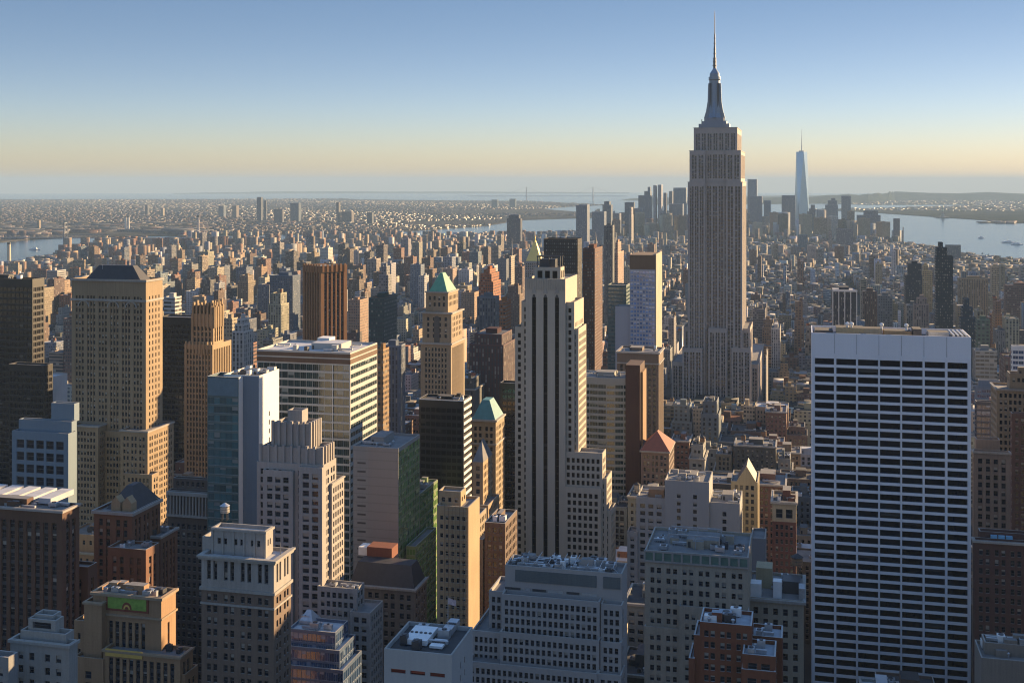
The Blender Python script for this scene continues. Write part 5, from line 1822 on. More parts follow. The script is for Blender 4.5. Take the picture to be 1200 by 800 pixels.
T('brick_tower', 'squat orange brick tower with a stepped top, past the green pyramid tower', 'tower', 561, 578, 587, 330, 1500, (.42, .15, .06), .4, tiers=((563, 576, 585, 321), (567, 574, 581, 316)))
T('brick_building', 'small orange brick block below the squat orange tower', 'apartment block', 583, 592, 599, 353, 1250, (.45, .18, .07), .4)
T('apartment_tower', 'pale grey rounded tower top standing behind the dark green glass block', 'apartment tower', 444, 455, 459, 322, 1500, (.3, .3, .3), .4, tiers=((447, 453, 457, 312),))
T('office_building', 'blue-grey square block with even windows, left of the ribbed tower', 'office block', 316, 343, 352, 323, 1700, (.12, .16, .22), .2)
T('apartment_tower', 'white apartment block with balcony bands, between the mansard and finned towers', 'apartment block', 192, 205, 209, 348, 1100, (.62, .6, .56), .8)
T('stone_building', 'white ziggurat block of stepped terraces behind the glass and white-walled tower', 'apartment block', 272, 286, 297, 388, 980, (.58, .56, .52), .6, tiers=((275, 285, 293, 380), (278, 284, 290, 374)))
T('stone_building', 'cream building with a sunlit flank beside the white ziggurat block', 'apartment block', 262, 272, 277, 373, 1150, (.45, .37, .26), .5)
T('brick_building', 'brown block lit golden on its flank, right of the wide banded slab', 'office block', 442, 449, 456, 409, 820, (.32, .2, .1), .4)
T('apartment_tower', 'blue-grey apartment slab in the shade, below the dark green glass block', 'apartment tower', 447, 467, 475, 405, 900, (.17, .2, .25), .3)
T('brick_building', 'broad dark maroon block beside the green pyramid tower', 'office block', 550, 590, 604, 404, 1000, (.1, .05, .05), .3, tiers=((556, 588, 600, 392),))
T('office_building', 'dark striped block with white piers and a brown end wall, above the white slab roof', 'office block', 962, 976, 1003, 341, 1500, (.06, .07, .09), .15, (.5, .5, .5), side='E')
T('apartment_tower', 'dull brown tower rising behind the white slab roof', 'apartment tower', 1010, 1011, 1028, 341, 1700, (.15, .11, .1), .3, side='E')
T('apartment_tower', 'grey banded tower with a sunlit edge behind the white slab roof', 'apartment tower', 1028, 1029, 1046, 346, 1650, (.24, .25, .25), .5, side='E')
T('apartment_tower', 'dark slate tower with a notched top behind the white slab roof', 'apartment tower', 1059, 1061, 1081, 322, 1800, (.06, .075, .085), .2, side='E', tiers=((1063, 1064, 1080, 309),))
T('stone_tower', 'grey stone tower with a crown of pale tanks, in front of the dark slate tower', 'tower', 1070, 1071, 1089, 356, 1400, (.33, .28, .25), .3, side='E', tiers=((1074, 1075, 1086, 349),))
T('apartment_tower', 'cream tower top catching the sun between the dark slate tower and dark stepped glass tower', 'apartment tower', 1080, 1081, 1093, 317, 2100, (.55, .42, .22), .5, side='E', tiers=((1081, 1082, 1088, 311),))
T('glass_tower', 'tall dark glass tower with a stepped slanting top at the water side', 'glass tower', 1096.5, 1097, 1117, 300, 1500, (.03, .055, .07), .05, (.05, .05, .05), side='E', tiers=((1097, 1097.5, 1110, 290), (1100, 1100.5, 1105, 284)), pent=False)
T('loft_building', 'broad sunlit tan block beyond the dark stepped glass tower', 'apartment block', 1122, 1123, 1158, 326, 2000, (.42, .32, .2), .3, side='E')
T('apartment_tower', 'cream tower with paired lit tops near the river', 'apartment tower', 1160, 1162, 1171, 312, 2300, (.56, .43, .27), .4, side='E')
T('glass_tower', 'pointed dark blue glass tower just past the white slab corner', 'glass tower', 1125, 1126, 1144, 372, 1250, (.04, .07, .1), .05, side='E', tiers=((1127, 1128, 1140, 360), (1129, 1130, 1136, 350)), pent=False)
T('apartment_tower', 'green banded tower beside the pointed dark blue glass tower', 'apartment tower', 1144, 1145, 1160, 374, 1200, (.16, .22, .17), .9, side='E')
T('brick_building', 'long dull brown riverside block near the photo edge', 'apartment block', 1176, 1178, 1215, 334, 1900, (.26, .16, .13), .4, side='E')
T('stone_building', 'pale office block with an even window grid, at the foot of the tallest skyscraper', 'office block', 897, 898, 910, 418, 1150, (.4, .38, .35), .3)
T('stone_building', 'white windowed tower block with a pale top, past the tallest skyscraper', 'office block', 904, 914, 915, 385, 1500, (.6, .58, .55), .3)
# striped block gets its white piers
# lower Manhattan's towers against the water and the sky
far = [
    ('grey tower with a sunlit edge beyond the gold pyramid, just before the bay', 675, 688, 691, 240, 4200, (.2, .22, .25), ()),
    ('squat dark block alone against the river, above the gold pyramid', 594, 610, 612, 256, 4300, (.06, .055, .06), ((596, 608, 610, 252),)),
    ('dark stepped tower, its tip just over the river water', 706, 716, 718, 240, 5200, (.1, .12, .14), ((708, 714, 716, 236),)),
    ('broad blue-grey block under the dark stepped tower', 694, 708, 711, 248, 5000, (.16, .19, .24), ()),
    ('grey block with a white roof in the downtown cluster', 713, 726, 728, 250, 5300, (.25, .26, .28), ()),
    ('tall dark slab at the start of the downtown cluster', 732, 742, 744, 237, 5600, (.09, .11, .14), ()),
    ('short pale tower with a pointed lit face in the downtown cluster', 737, 740, 745, 252, 4700, (.45, .38, .3), ((738, 740, 742, 243),)),
    ('grey downtown tower beneath the twin bright shafts', 744, 752, 754, 244, 5600, (.2, .23, .27), ()),
    ('broad brown-grey downtown tower with a spire', 748, 763, 765, 229, 6000, (.17, .18, .2), ((755, 762, 764, 224), (759, 762, 763, 219))),
    ('first of two slender bright shafts, tallest of the downtown cluster', 765.5, 768.5, 770, 217, 5650, (.45, .45, .45), ()),
    ('second of two slender bright shafts, tallest of the downtown cluster', 771, 775, 777.5, 216.5, 5650, (.4, .4, .42), ()),
    ('narrow dark tower beside the twin bright shafts', 777.5, 781, 782, 226, 6000, (.15, .16, .18), ()),
    ('thin pale tower between the twin shafts and the big blue-grey box', 784, 788, 790, 224, 6200, (.3, .31, .33), ()),
    ('big blue-grey box tower just clear of the tallest skyscraper', 789, 804, 806, 220, 6100, (.2, .25, .29), ()),
    ('lower blue slab in front of the big blue-grey box', 784, 800, 803, 239, 5700, (.13, .17, .23), ()),
    ('bright banded tower next to the tallest skyscraper on its sunlit side', 876, 887, 890, 210, 6400, (.32, .36, .4), ()),
    ('grey block in front of the bright banded tower', 879, 893, 895, 230, 5900, (.2, .21, .24), ()),
    ('small blue block between two downtown groups', 895, 903, 905, 235, 6300, (.14, .2, .26), ()),
    ('wide grey-blue tower beside the glass spire tower', 916, 932, 935, 229, 6000, (.2, .22, .25), ()),
    ('dark arched-top tower at the foot of the glass spire tower', 948, 956, 958, 245, 6100, (.1, .13, .16), ((950, 955, 956, 240),)),
    ('dome-topped grey tower near the bay', 967, 982, 985, 240, 6400, (.24, .25, .26), ((970, 981, 983, 235), (974, 979, 981, 232))),
    ('flat-topped tower joined to the dome-topped tower', 986, 997, 999, 229.5, 6500, (.22, .23, .24), ()),
    ('wide dark tower with sloped shoulders by the bay', 1004, 1032, 1036, 252, 5600, (.14, .15, .17), ((1012, 1029, 1032, 247),)),
    ('low grey block at the shoulder of the wide dark tower', 1034, 1042, 1044, 262, 5500, (.18, .19, .21), ()),
    ('brown slab standing alone before the bay', 1047, 1054.5, 1056.5, 256, 5200, (.18, .13, .12), ()),
    ('small cream tower lit by the sun beside the brown slab', 1057, 1059, 1062, 270, 5000, (.55, .42, .28), ((1058, 1059, 1061, 266),)),
    ('green-grey tower in front of the downtown group', 935, 946, 948, 275, 4300, (.11, .17, .18), ()),
    ('tan lit tower in front of the downtown group', 971, 975, 980, 271, 4300, (.5, .36, .24), ()),
    ('plum block in front of the dome-topped tower', 980, 1000, 1003, 268, 4700, (.16, .13, .14), ()),
    ('low wide dark bluff of a warehouse block near the shore', 1108, 1126, 1130, 287, 4000, (.08, .1, .1), ()),
]
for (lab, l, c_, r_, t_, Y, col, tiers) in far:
    T('downtown_tower', lab, 'tower', l, c_, r_, t_, Y, tuple(v + q for v, q in zip(col, (.05, .07, .11))), .3, (.25, .25, .25), tiers=tiers, pent=False, group='downtown towers by the bay')  # distance haze put into the colours as an added pale blue
for (lab, l, c_, r_, t_, Y, col) in [
    ('tall dark slab over the far borough, first of a loose group of towers', 301, 306, 308, 231, 8000, (.12, .14, .18)),
    ('narrow dark tower next to the tall slab over the far borough', 309, 312, 313, 235, 8200, (.14, .15, .18)),
    ('blue glass tower in the far borough group', 340, 350, 353, 238, 7900, (.12, .17, .23)),
    ('low square far borough tower below the blue glass tower', 321, 331, 333, 245, 7600, (.17, .17, .2)),
    ('thin far borough tower with a spire', 394, 397, 399, 237, 7700, (.2, .18, .17)),
    ('broad stepped far borough block next to the spired tower', 400, 412, 415, 248, 7700, (.24, .2, .18)),
    ('twin-topped dark far borough tower', 430, 436, 438, 249, 7300, (.14, .15, .17)),
    ('blue tower in the middle of the far borough roofs', 256, 262, 265, 241, 9000, (.15, .2, .26)),
    ('tan tower in the middle of the far borough roofs', 272, 277, 280, 241, 8800, (.3, .24, .2)),
    ('cream tower among far low roofs on the east side', 188, 191, 193, 244, 9200, (.5, .42, .3)),
    ('dark lone tower among far low roofs on the east side', 170, 173, 175, 240, 9600, (.13, .14, .16)),
    ('tan riverside tower across the east river', 43, 46, 48, 258, 6600, (.5, .38, .24)),
    ('pair of small blue blocks on the skyline, first', 576, 583, 584, 234, 12500, (.12, .17, .2)),
    ('pair of small blue blocks on the skyline, second', 597, 604, 605, 233, 12500, (.12, .17, .2)),
]:
    T('borough_tower', lab, 'tower', l, c_, r_, t_, Y, col, .3, pent=False, group='towers over the far borough')

# the row of towers down the next avenue, just out of the frame: they shade the near blocks
for (t0, t1, s0, s1, hh, lab) in ((128, 185, 60, 115, 178, 'grey office slab on the next avenue, first of the row beyond the frame'), (128, 190, 145, 200, 205, 'brown office slab on the next avenue, second of the row beyond the frame'),
                                  (128, 188, 225, 280, 178, 'grey office slab on the next avenue, third of the row beyond the frame'), (128, 186, 305, 360, 208, 'tall office slab on the next avenue, fourth of the row beyond the frame'), (132, 190, 385, 440, 168, 'low office slab on the next avenue, fifth of the row beyond the frame'), (134, 190, 545, 620, 290, 'very tall glass tower on the next avenue, sixth of the row beyond the frame'), (134, 190, 645, 700, 192, 'flat office slab on the next avenue, last of the row beyond the frame')):
    X, Y_ = t0 * WX + s0 * AX, t0 * WY + s0 * AY
    o = thing('office_slab', lab, 'office tower', (X, Y_, 0), -TH)
    wl, rf = MB(), MB()
    wl.box(0, t1 - t0, 0, s1 - s0, 0, hh, 0, top=False, col=(.3, .28, .27, .4))
    rf.poly([(0, 0, hh - 1), (t1 - t0, 0, hh - 1), (t1 - t0, s1 - s0, hh - 1), (0, s1 - s0, hh - 1)], col=(.2, .2, .2, 0))
    wl.build('wall', CITY, o, colattr=True)
    rf.build('roof', CITY_ROOF, o, colattr=True)
    FOOT.append((t0, t1, s0, s1))

# piers of the dark striped block
bb = [o for o in C.objects if o.get('label', '').startswith('dark striped block')][0]
for k in range(5):
    mb = MB()
    k0 = (976 - 600) / F * 1500
    mb.box(k * 7.2 - .5, k * 7.2 + .5, -.9, -.02, 0, 121.5)
    mb.build('pier', white_panel, bb)
mb = MB()
mb.box(-.6, 29.6, -1.2, -.02, 121.6, 124, bottom=True)
mb.build('cornice', white_panel, bb)

# gold pyramid tower
b = Bldg('pyramid_tower', 'tower with a steep gilded pyramid, showing just behind the striped stone tower', 'skyscraper', 634, 1850, limestone, GLASS_DARK)
t = b.tier(615, 637, 641, 306, st=S(bay=3, ww=1.4, fl=3.8, wh=2.1, top=3))
xm = b.lx(627, 12)
hw = (b.lx(636, 12) - b.lx(618.5, 12)) / 2
b.hip(xm - hw, xm + hw, 12 - hw, 12 + hw, t['z1'], b.z(281, xm, 12), (.06, .06), gilt, 'gilded_pyramid', 0)
mb = MB()
mb.lathe([(1.2, b.z(281, xm, 12) - 1), (1.0, b.z(279, xm, 12)), (.2, b.z(276, xm, 12))], xm, 12, 8)
b.part('lantern', mb, gilt)
b.done(each=False)
# slim white steeple-like tower to the left of it, and another lit spire
for (lab, xl, xc, xr, yt, ytip, Y) in (('slim white spire lit by the sun, standing by itself near the gold pyramid', 597, 599, 603, 300, 279, 2000), ('pale tapering spire tower behind the red-brown tower', 694, 698, 702, 292, 272, 1800)):
    root, last, o3 = T('spire_tower', lab, 'tower', xl, xc, xr, yt, Y, (.6, .5, .38), .4, pent=False)
    mb = MB()
    x0, x1, f, y1, z1 = last
    zt = HC - (ytip - EY) * Y / F
    mb.lathe([((x1 - x0) * .5, z1 - .8), ((x1 - x0) * .3, z1 + (zt - z1) * .5), (.2, zt)], (x0 + x1) / 2, (f + y1) / 2, 8)
    mb.build('spire', wallmat('spire_stone', (.55, .48, .38)), root)

# the glass spire tower far down town
def spire_glass():
    xm, Y = 939.5, 6470
    X = (xm - 600) / F * Y
    oz = -drop(X, Y)
    o = thing('spire_tower', 'tall tapering blue glass tower with a thin spire, by the bay', 'skyscraper', (X, Y, oz), -TH + radians(20))
    hz = lambda py: HC - (py - EY) * Y / F - oz
    zt = hz(178)
    r0, r1 = 44, 40
    lo = [(r0 * cos(pi / 4 + k * pi / 2), r0 * sin(pi / 4 + k * pi / 2), 56) for k in range(4)]
    hi = [(r1 * .76 * cos(k * pi / 2), r1 * .76 * sin(k * pi / 2), zt) for k in range(4)]
    m, nt, p = new_mat('tower_curtain_glass')
    p.inputs['Base Color'].default_value = (.34, .46, .56, 1)
    p.inputs['Metallic'].default_value = .6
    p.inputs['Roughness'].default_value = .18
    mb = MB()
    for k in range(4):
        j = (k + 1) % 4
        mb.poly([lo[k], lo[j], hi[j]])
        mb.poly([lo[k], hi[j], hi[k]])
    mb.poly(hi)
    mb.build('glass_shaft', m, o)
    mb = MB()
    mb.box(-31, 31, -31, 31, 0, 56)
    mb.build('podium', m, o)
    mb = MB()
    mb.lathe([(16, zt), (16, zt + 6), (2.8, zt + 6.2), (2.2, zt + 40), (1.2, hz(160)), (.3, hz(151))], 0, 0, 10)
    mb.build('spire', METAL, o)
    FOOT.append((0, 0, 0, 0))
    OCC.append((Y, 930, 949, 178, 290))
spire_glass()

# harbour statue on its island
def statue():
    X, Y = (1105 - 600) / F * 8900, 8900
    oz = -drop(X, Y)
    o = thing('statue', 'green robed statue with raised torch on its island in the bay', 'statue', (X, Y, oz), radians(200))
    mb = MB()
    pts = []
    for k in range(22):
        r = 46 if k % 2 == 0 else 36
        pts.append((r * cos(k * pi / 11), r * sin(k * pi / 11)))
    mb.poly([(x, y, 8) for x, y in pts])
    for k in range(22):
        p, q = pts[k], pts[(k + 1) % 22]
        mb.poly([(*p, 0), (*q, 0), (*q, 8), (*p, 8)])
    st = wallmat('pedestal_granite', (.36, .33, .28))
    mb.build('star_base', st, o)
    mb = MB()
    mb.lathe([(17, 8), (16, 20), (11, 22), (9.5, 42), (10.5, 44), (9, 47)], 0, 0, 4, phase=pi / 4)
    mb.build('pedestal', st, o)
    gm = plainmat('statue_verdigris', (.16, .30, .25), .7)
    mb = MB()
    mb.lathe([(5.8, 47), (5.2, 55), (4.5, 65), (4.6, 72), (4.9, 77), (3.0, 80), (1.7, 81), (1.8, 82), (2.3, 84), (2.2, 86), (1.2, 87.6), (.2, 88)], 0, 0, 12, sy=.8)
    mb.bar((-3.6, 0, 78), (-5.2, .4, 87), 1.3, 7, r2=.8)
    mb.bar((3.8, 0, 78), (4.6, 2, 70), 1.3, 7, r2=1.0)
    mb.build('robed_figure', gm, o)
    mb = MB()
    mb.lathe([(.4, 86.5), (.6, 89), (1.3, 89.4), (1.2, 90), (.9, 92), (.1, 93.5)], -5.2, .4, 8)
    mb.build('torch', gilt, o)
    mb = MB()
    mb.box(3.4, 4.2, 1.2, 3.6, 68, 75, bottom=True)
    mb.build('tablet', gm, o)
    cr = MB()
    for k in range(7):
        a = pi * (k + .5) / 7
        cr.bar((2 * cos(a), 0, 86.5), (5 * cos(a), 0, 86.5 + 3.4 * sin(a)), .3, 4, r2=.08)
    cr.build('crown', gm, o)
statue()

# the bridges
def bridge():
    a = geo(40.7140, -73.9738)
    c = geo(40.7128, -73.9690)
    x, y = a
    d = math.hypot(c[0] - a[0], c[1] - a[1])
    ang = math.atan2(c[1] - a[1], c[0] - a[0])
    oz = -drop(x, y)
    o = thing('suspension_bridge', 'steel suspension bridge with lattice towers crossing the river', 'bridge', (x, y, oz), ang)
    steel = plainmat('bridge_steel', (.16, .17, .19), .6, .3)
    for xx in (0, 488):
        mb = MB()
        for sy in (-14, 14):
            mb.bar((xx, sy * 1.15, -3), (xx, sy * .85, 101), 3.4, 6, r2=2.4)
        for h in (38, 62, 82, 99):
            mb.box(xx - 1.8, xx + 1.8, -13, 13, h - 2, h + 2, bottom=True)
        for (h0, h1) in ((40, 60), (64, 80), (84, 97)):
            mb.bar((xx, -12, h0), (xx, 12, h1), .9, 4)
            mb.bar((xx, 12, h0), (xx, -12, h1), .9, 4)
        mb.build('tower', steel, o)
    mb = MB()
    mb.box(-620, 1100, -17, 17, 39, 41.5, bottom=True)
    mb.build('deck', steel, o)
    mb = MB()
    for sy in (-16, 16):
        n = 90
        for k in range(n):
            x0, x1 = -180 + 850 * k / n, -180 + 850 * (k + 1) / n
            mb.bar((x0, sy, 42 if k % 2 else 53), (x1, sy, 53 if k % 2 else 42), .5, 4)
        mb.box(-180, 670, sy - .6, sy + .6, 52.5, 54, bottom=True)
    mb.build('stiffening_truss', steel, o)
    mb = MB()
    for sy in (-14, 14):
        for k in range(24):
            f = lambda u: 101 - 52 * (1 - (2 * u - 1) ** 2)
            u0, u1 = k / 24, (k + 1) / 24
            mb.bar((488 * u0, sy, f(u0)), (488 * u1, sy, f(u1)), .6, 4)
        mb.bar((0, sy, 101), (-180, sy, 42), .6, 4)
        mb.bar((488, sy, 101), (668, sy, 42), .6, 4)
    mb.build('cable', steel, o)
    for k in range(16):
        mb = MB()
        xx = -600 + 32 * k if k < 13 else 700 + 80 * (k - 13)
        mb.box(xx - 2, xx + 2, -14, 14, -3, 39, top=False)
        mb.build('pier', steel, o)
bridge()

def narrows_bridge():
    Y = 17800
    xa, xb = (617 - 600) / F * Y, (695 - 600) / F * Y
    oz = -drop(xa, Y)
    o = thing('suspension_bridge', 'far pale suspension bridge, two thin towers on the horizon over the bay mouth', 'bridge', (xa, Y, oz), 0)
    steel = plainmat('far_bridge_steel', (.3, .34, .38), .6, .2)
    L = xb - xa
    for xx in (0, L):
        mb = MB()
        for sy in (-16, 16):
            mb.bar((xx, sy, -3), (xx, sy, 206), 9, 6, r2=7)
        for h in (75, 150, 200):
            mb.box(xx - 7, xx + 7, -16, 16, h - 6, h + 6, bottom=True)
        mb.build('tower', steel, o)
    mb = MB()
    mb.box(-900, L + 500, -16, 16, 66, 74, bottom=True)
    mb.build('deck', steel, o)
    mb = MB()
    for sy in (-15, 15):
        for k in range(20):
            f = lambda u: 206 - 122 * (1 - (2 * u - 1) ** 2)
            mb.bar((L * k / 20, sy, f(k / 20)), (L * (k + 1) / 20, sy, f((k + 1) / 20)), 1.2, 4)
        mb.bar((0, sy, 206), (-380, sy, 74), 1.2, 4)
        mb.bar((L, sy, 206), (L + 380, sy, 74), 1.2, 4)
    mb.build('cable', steel, o)
narrows_bridge()

def chimney(px, ytop, Y, r, label, col=(.5, .45, .38), cap=False):
    X = (px - 600) / F * Y
    oz = -drop(X, Y)
    h = HC - (ytop - EY) * Y / F - oz
    o = thing('chimney', label, 'chimney', (X, Y, oz), 0, 'power station chimneys by the river')
    mb = MB()
    mb.lathe([(r * 1.25, 0), (r, h * .93)], 0, 0, 12)
    mb.build('stack', plainmat('chimney_' + label[:12].replace(' ', '_'), col, .8), o)
    mb = MB()
    mb.lathe([(r * 1.12, h * .92), (r * 1.12, h)], 0, 0, 12)
    mb.build('rim', METAL_DARK, o)
chimney(10.5, 284, 3700, 5, 'pale chimney with a black cap before the river at the photo edge', (.55, .45, .32))
chimney(147.3, 253, 6500, 5, 'first of two white chimneys across the river', (.62, .58, .5))
chimney(150.6, 253, 6500, 5, 'second of two white chimneys across the river', (.62, .58, .5))
chimney(232.5, 252, 5200, 4, 'lone thin chimney rising from the mid-distance roofs', (.5, .44, .4))

def boat(px, py, Lm, label, cat, col):
    Y = F * (HC + 3) / (py - EY) * .99
    Y = F * (HC + 3 + Y * Y / 2 / RE) / (py - EY)
    X = (px - 600) / F * Y
    o = thing('ferry' if Lm > 30 else 'boat', label, cat, (X, Y, -3 - drop(X, Y)), radians(RNG.uniform(-20, 20)))
    mb = MB()
    w = Lm * .13
    pts = [(-Lm / 2, -w), (Lm * .3, -w), (Lm / 2, 0), (Lm * .3, w), (-Lm / 2, w)]
    for k in range(5):
        p, q = pts[k], pts[(k + 1) % 5]
        mb.poly([(p[0] * .95, p[1] * .9, -.5), (q[0] * .95, q[1] * .9, -.5), (*q, 3), (*p, 3)])
    mb.poly([(*p, 3) for p in pts])
    mb.build('hull', plainmat('hull_white', (.7, .7, .68), .5), o)
    mb = MB()
    mb.box(-Lm * .36, Lm * .18, -w * .75, w * .75, 3, 6.5)
    mb.box(-Lm * .1, Lm * .12, -w * .6, w * .6, 6.5, 9.2)
    mb.build('cabin', WHITE, o)
    mb = MB()
    mb.bar((-Lm * .1, 0, 9), (-Lm * .12, 0, 13), .5, 6)
    mb.build('funnel', METAL_DARK, o)
boat(41, 292.5, 42, 'white ferry on the east river', 'boat', None)
boat(1182, 284, 60, 'dark barge-like ferry out on the open bay', 'boat', None)
boat(1192, 286.5, 50, 'smaller ferry on the open bay beside the dark one', 'boat', None)
boat(1150, 279, 30, 'small boat alone on the bay', 'boat', None)

# ------------------------------------------------------------------ ordinary buildings, block by block
R = random.Random(4)
FILL = []                                    # (x, y, w, d, h, rot, col, alpha, roofcol)
PAL = [((.40, .31, .21), 5, 'tan'), ((.50, .43, .32), 4, 'cream'), ((.27, .145, .105), 4, 'red brick'), ((.21, .145, .11), 4, 'brown brick'),
       ((.32, .315, .31), 5, 'grey'), ((.62, .60, .57), 3.5, 'white'), ((.13, .12, .115), 3, 'dark'), ((.40, .27, .17), 2, 'orange brick'), ((.22, .26, .31), 2.5, 'blue-grey')]
PALW = [p[1] for p in PAL]
ROOFC = [((.05, .05, .052), 3, 'tar roof'), ((.18, .175, .17), 4, 'grey roof'), ((.42, .42, .42), 2.5, 'pale roof'), ((.25, .12, .08), .6, 'rust roof'), ((.13, .16, .19), 1, 'bluish roof')]
ROOFW = [p[1] for p in ROOFC]

def pick():
    c = R.choices(PAL, PALW)[0]
    f = R.uniform(.75, 1.2)
    r = R.choices(ROOFC, ROOFW)[0]
    return tuple(v * f * R.uniform(.93, 1.07) for v in c[0]), c[2], r[0], r[2]

def cap_y(px0, px1, Y):
    """Highest the ordinary roofs may reach in the picture here, so landmarks stay clear."""
    lim = 268.0
    if Y > 5100 and px0 > 688 and px1 < 1060:
        lim = 241.0
    def c(a, b, ymax, y):
        nonlocal lim
        if px1 > a and px0 < b and Y < ymax:
            lim = max(lim, y)
    c(-99, 1300, 640, 700)
    c(-99, 1300, 780, 560)
    c(-99, 1300, 1000, 430)
    c(-99, 1300, 1600, 345)
    c(-99, 700, 2600, 305)
    c(-99, 62, 5200, 305)
    c(60, 200, 4300, 284)
    c(60, 200, 5200, 275)
    c(352, 413, 1320, 396)
    c(488, 545, 810, 462)
    c(430, 470, 1110, 398)
    c(548, 600, 1500, 385)
    c(600, 690, 1300, 378)
    c(608, 645, 1860, 308)
    c(640, 735, 1700, 385)
    c(700, 735, 2000, 318)
    c(738, 776, 1010, 410)
    c(780, 900, 1290, 464)
    c(896, 950, 1290, 470)
    c(896, 950, 1000, 500)
    c(850, 950, 700, 640)
    c(776, 960, 820, 545)
    c(805, 960, 1500, 392)
    c(875, 960, 2500, 340)
    c(870, 1060, 5100, 285)
    c(955, 1050, 1720, 372)
    c(1055, 1130, 2100, 345)
    c(1060, 1300, 6000, 308)
    c(1130, 1300, 2000, 345)
    c(1140, 1300, 1000, 470)
    c(1165, 1300, 700, 640)
    return lim

def add(x, y, w, d, h, rot, col=None, alpha=None, roof=None):
    if y < 300:
        return
    px0, px1 = 600 + F * (x - (w + d) * .5) / y, 600 + F * (x + (w + d) * .5) / y
    if px1 < -60 or px0 > 1260:
        return
    yn = y - (w + d) * .4
    lim = cap_y(px0, px1, y) + R.uniform(0, 10) * (1 if y < 2500 else .3)
    hmax = HC - (lim - EY) * yn / F
    if h > hmax:
        h = hmax * R.uniform(.86, 1.0)
    if h < 7:
        h = 7
    c, cn, r, rn = pick()
    FILL.append((x, y, w, d, h, rot, col or c, R.uniform(0, 1) if alpha is None else alpha, roof or r, cn if col is None else None, rn if roof is None else None))

def clear(t0, t1, s0, s1):
    for (a, b, c, d) in FOOT:
        if t1 > a - 2 and t0 < b + 2 and s1 > c - 2 and s0 < d + 2:
            return False
    return True

AVES = [-1420, -1140, -930, -720, -585, -430, -290, -150, 110, 395, 680, 960, 1240, 1520]
man = MANHATTAN
lims = None
for k in range(-1, 36):
    s_lo = 440 + 80.5 * k + 9
    for a0, a1 in zip(AVES, AVES[1:]):
        for row in (0, 1):
            s0 = s_lo + row * 31.5
            t = a0 + 15
            while t < a1 - 15:
                near = s0 < 1500
                w = R.uniform(11, 30) if near else R.uniform(7, 20)
                w = min(w, a1 - 15 - t)
                if w < 7:
                    break
                d = R.uniform(24, 31)
                east = t < -430
                if s0 < 700:
                    h = R.choice([25, 40, 55, 70, 85]) * R.uniform(.8, 1.2)
                elif s0 < 1250:
                    h = R.triangular(18, 85, 42)
                    if R.random() < .10:
                        h = R.uniform(75, 120)
                elif s0 < 2050:
                    h = R.triangular(14, 58, 25)
                    if R.random() < .05:
                        h = R.uniform(70, 110)
                else:
                    h = R.triangular(11, 38, 16)
                    if R.random() < .03:
                        h = R.uniform(55, 90)
                if east and R.random() < .06:
                    h = max(h, R.uniform(55, 100))
                    w = max(w, 22)
                off = 0 if row == 0 else 31 - d
                ts, ss = t + w / 2, s0 + d / 2 + off
                x, y = ts * WX + ss * AX, ts * WY + ss * AY
                if y > 0 and clear(t, t + w, s0, s0 + d) and bool(inpoly(np.array(x), np.array(y), man)):
                    add(x, y, w - .4, d, h, -TH)
                t += w
# further down the island: crooked streets, lower roofs, clusters of slab towers by the east river
n = 0
while n < 9500:
    y = R.uniform(3200, 6900) ** 1.0
    x = y * R.uniform(-.46, .46)
    n += 1
    if not bool(inpoly(np.array(x), np.array(y), man)):
        continue
    rot = -TH + radians(28 if x > 0 else -12)
    px = 600 + F * x / y
    w, d = R.uniform(8, 24), R.uniform(10, 26)
    h = R.triangular(10, 30, 15)
    if px > 690 and y > 5200 and R.random() < .15:
        h = R.uniform(45, 120)
        w = d = R.uniform(24, 45)
    elif px < 620 and R.random() < .05:
        h = R.uniform(32, 52)
        w, d = R.uniform(14, 30), R.uniform(12, 18)
        add(x, y, w, d, h, rot, R.choice([(.34, .16, .09), (.36, .2, .12), (.42, .3, .19)]))
        continue
    elif R.random() < .05:
        h = R.uniform(40, 75)
    add(x, y, w, d, h, rot)
# slab estates a little nearer, east side
for cx_, cy_, nn in ((-1330, 2900, 16), (-1150, 3350, 15), (-1420, 3900, 24), (-800, 4200, 10), (-520, 4700, 16), (-1180, 4600, 20), (-300, 4300, 7), (-1480, 4620, 46), (-1620, 4250, 24)):
    rot = R.choice([-TH, -TH + radians(20)])
    for k in range(nn):
        x, y = cx_ + R.gauss(0, 190), cy_ + R.gauss(0, 170)
        if bool(inpoly(np.array(x), np.array(y), man)):
            add(x, y, R.uniform(14, 32), R.uniform(12, 17), R.uniform(32, 52), rot, R.choice([(.34, .16, .09), (.40, .25, .15), (.45, .34, .22), (.28, .14, .1)]))
NEAR_N = len(FILL)

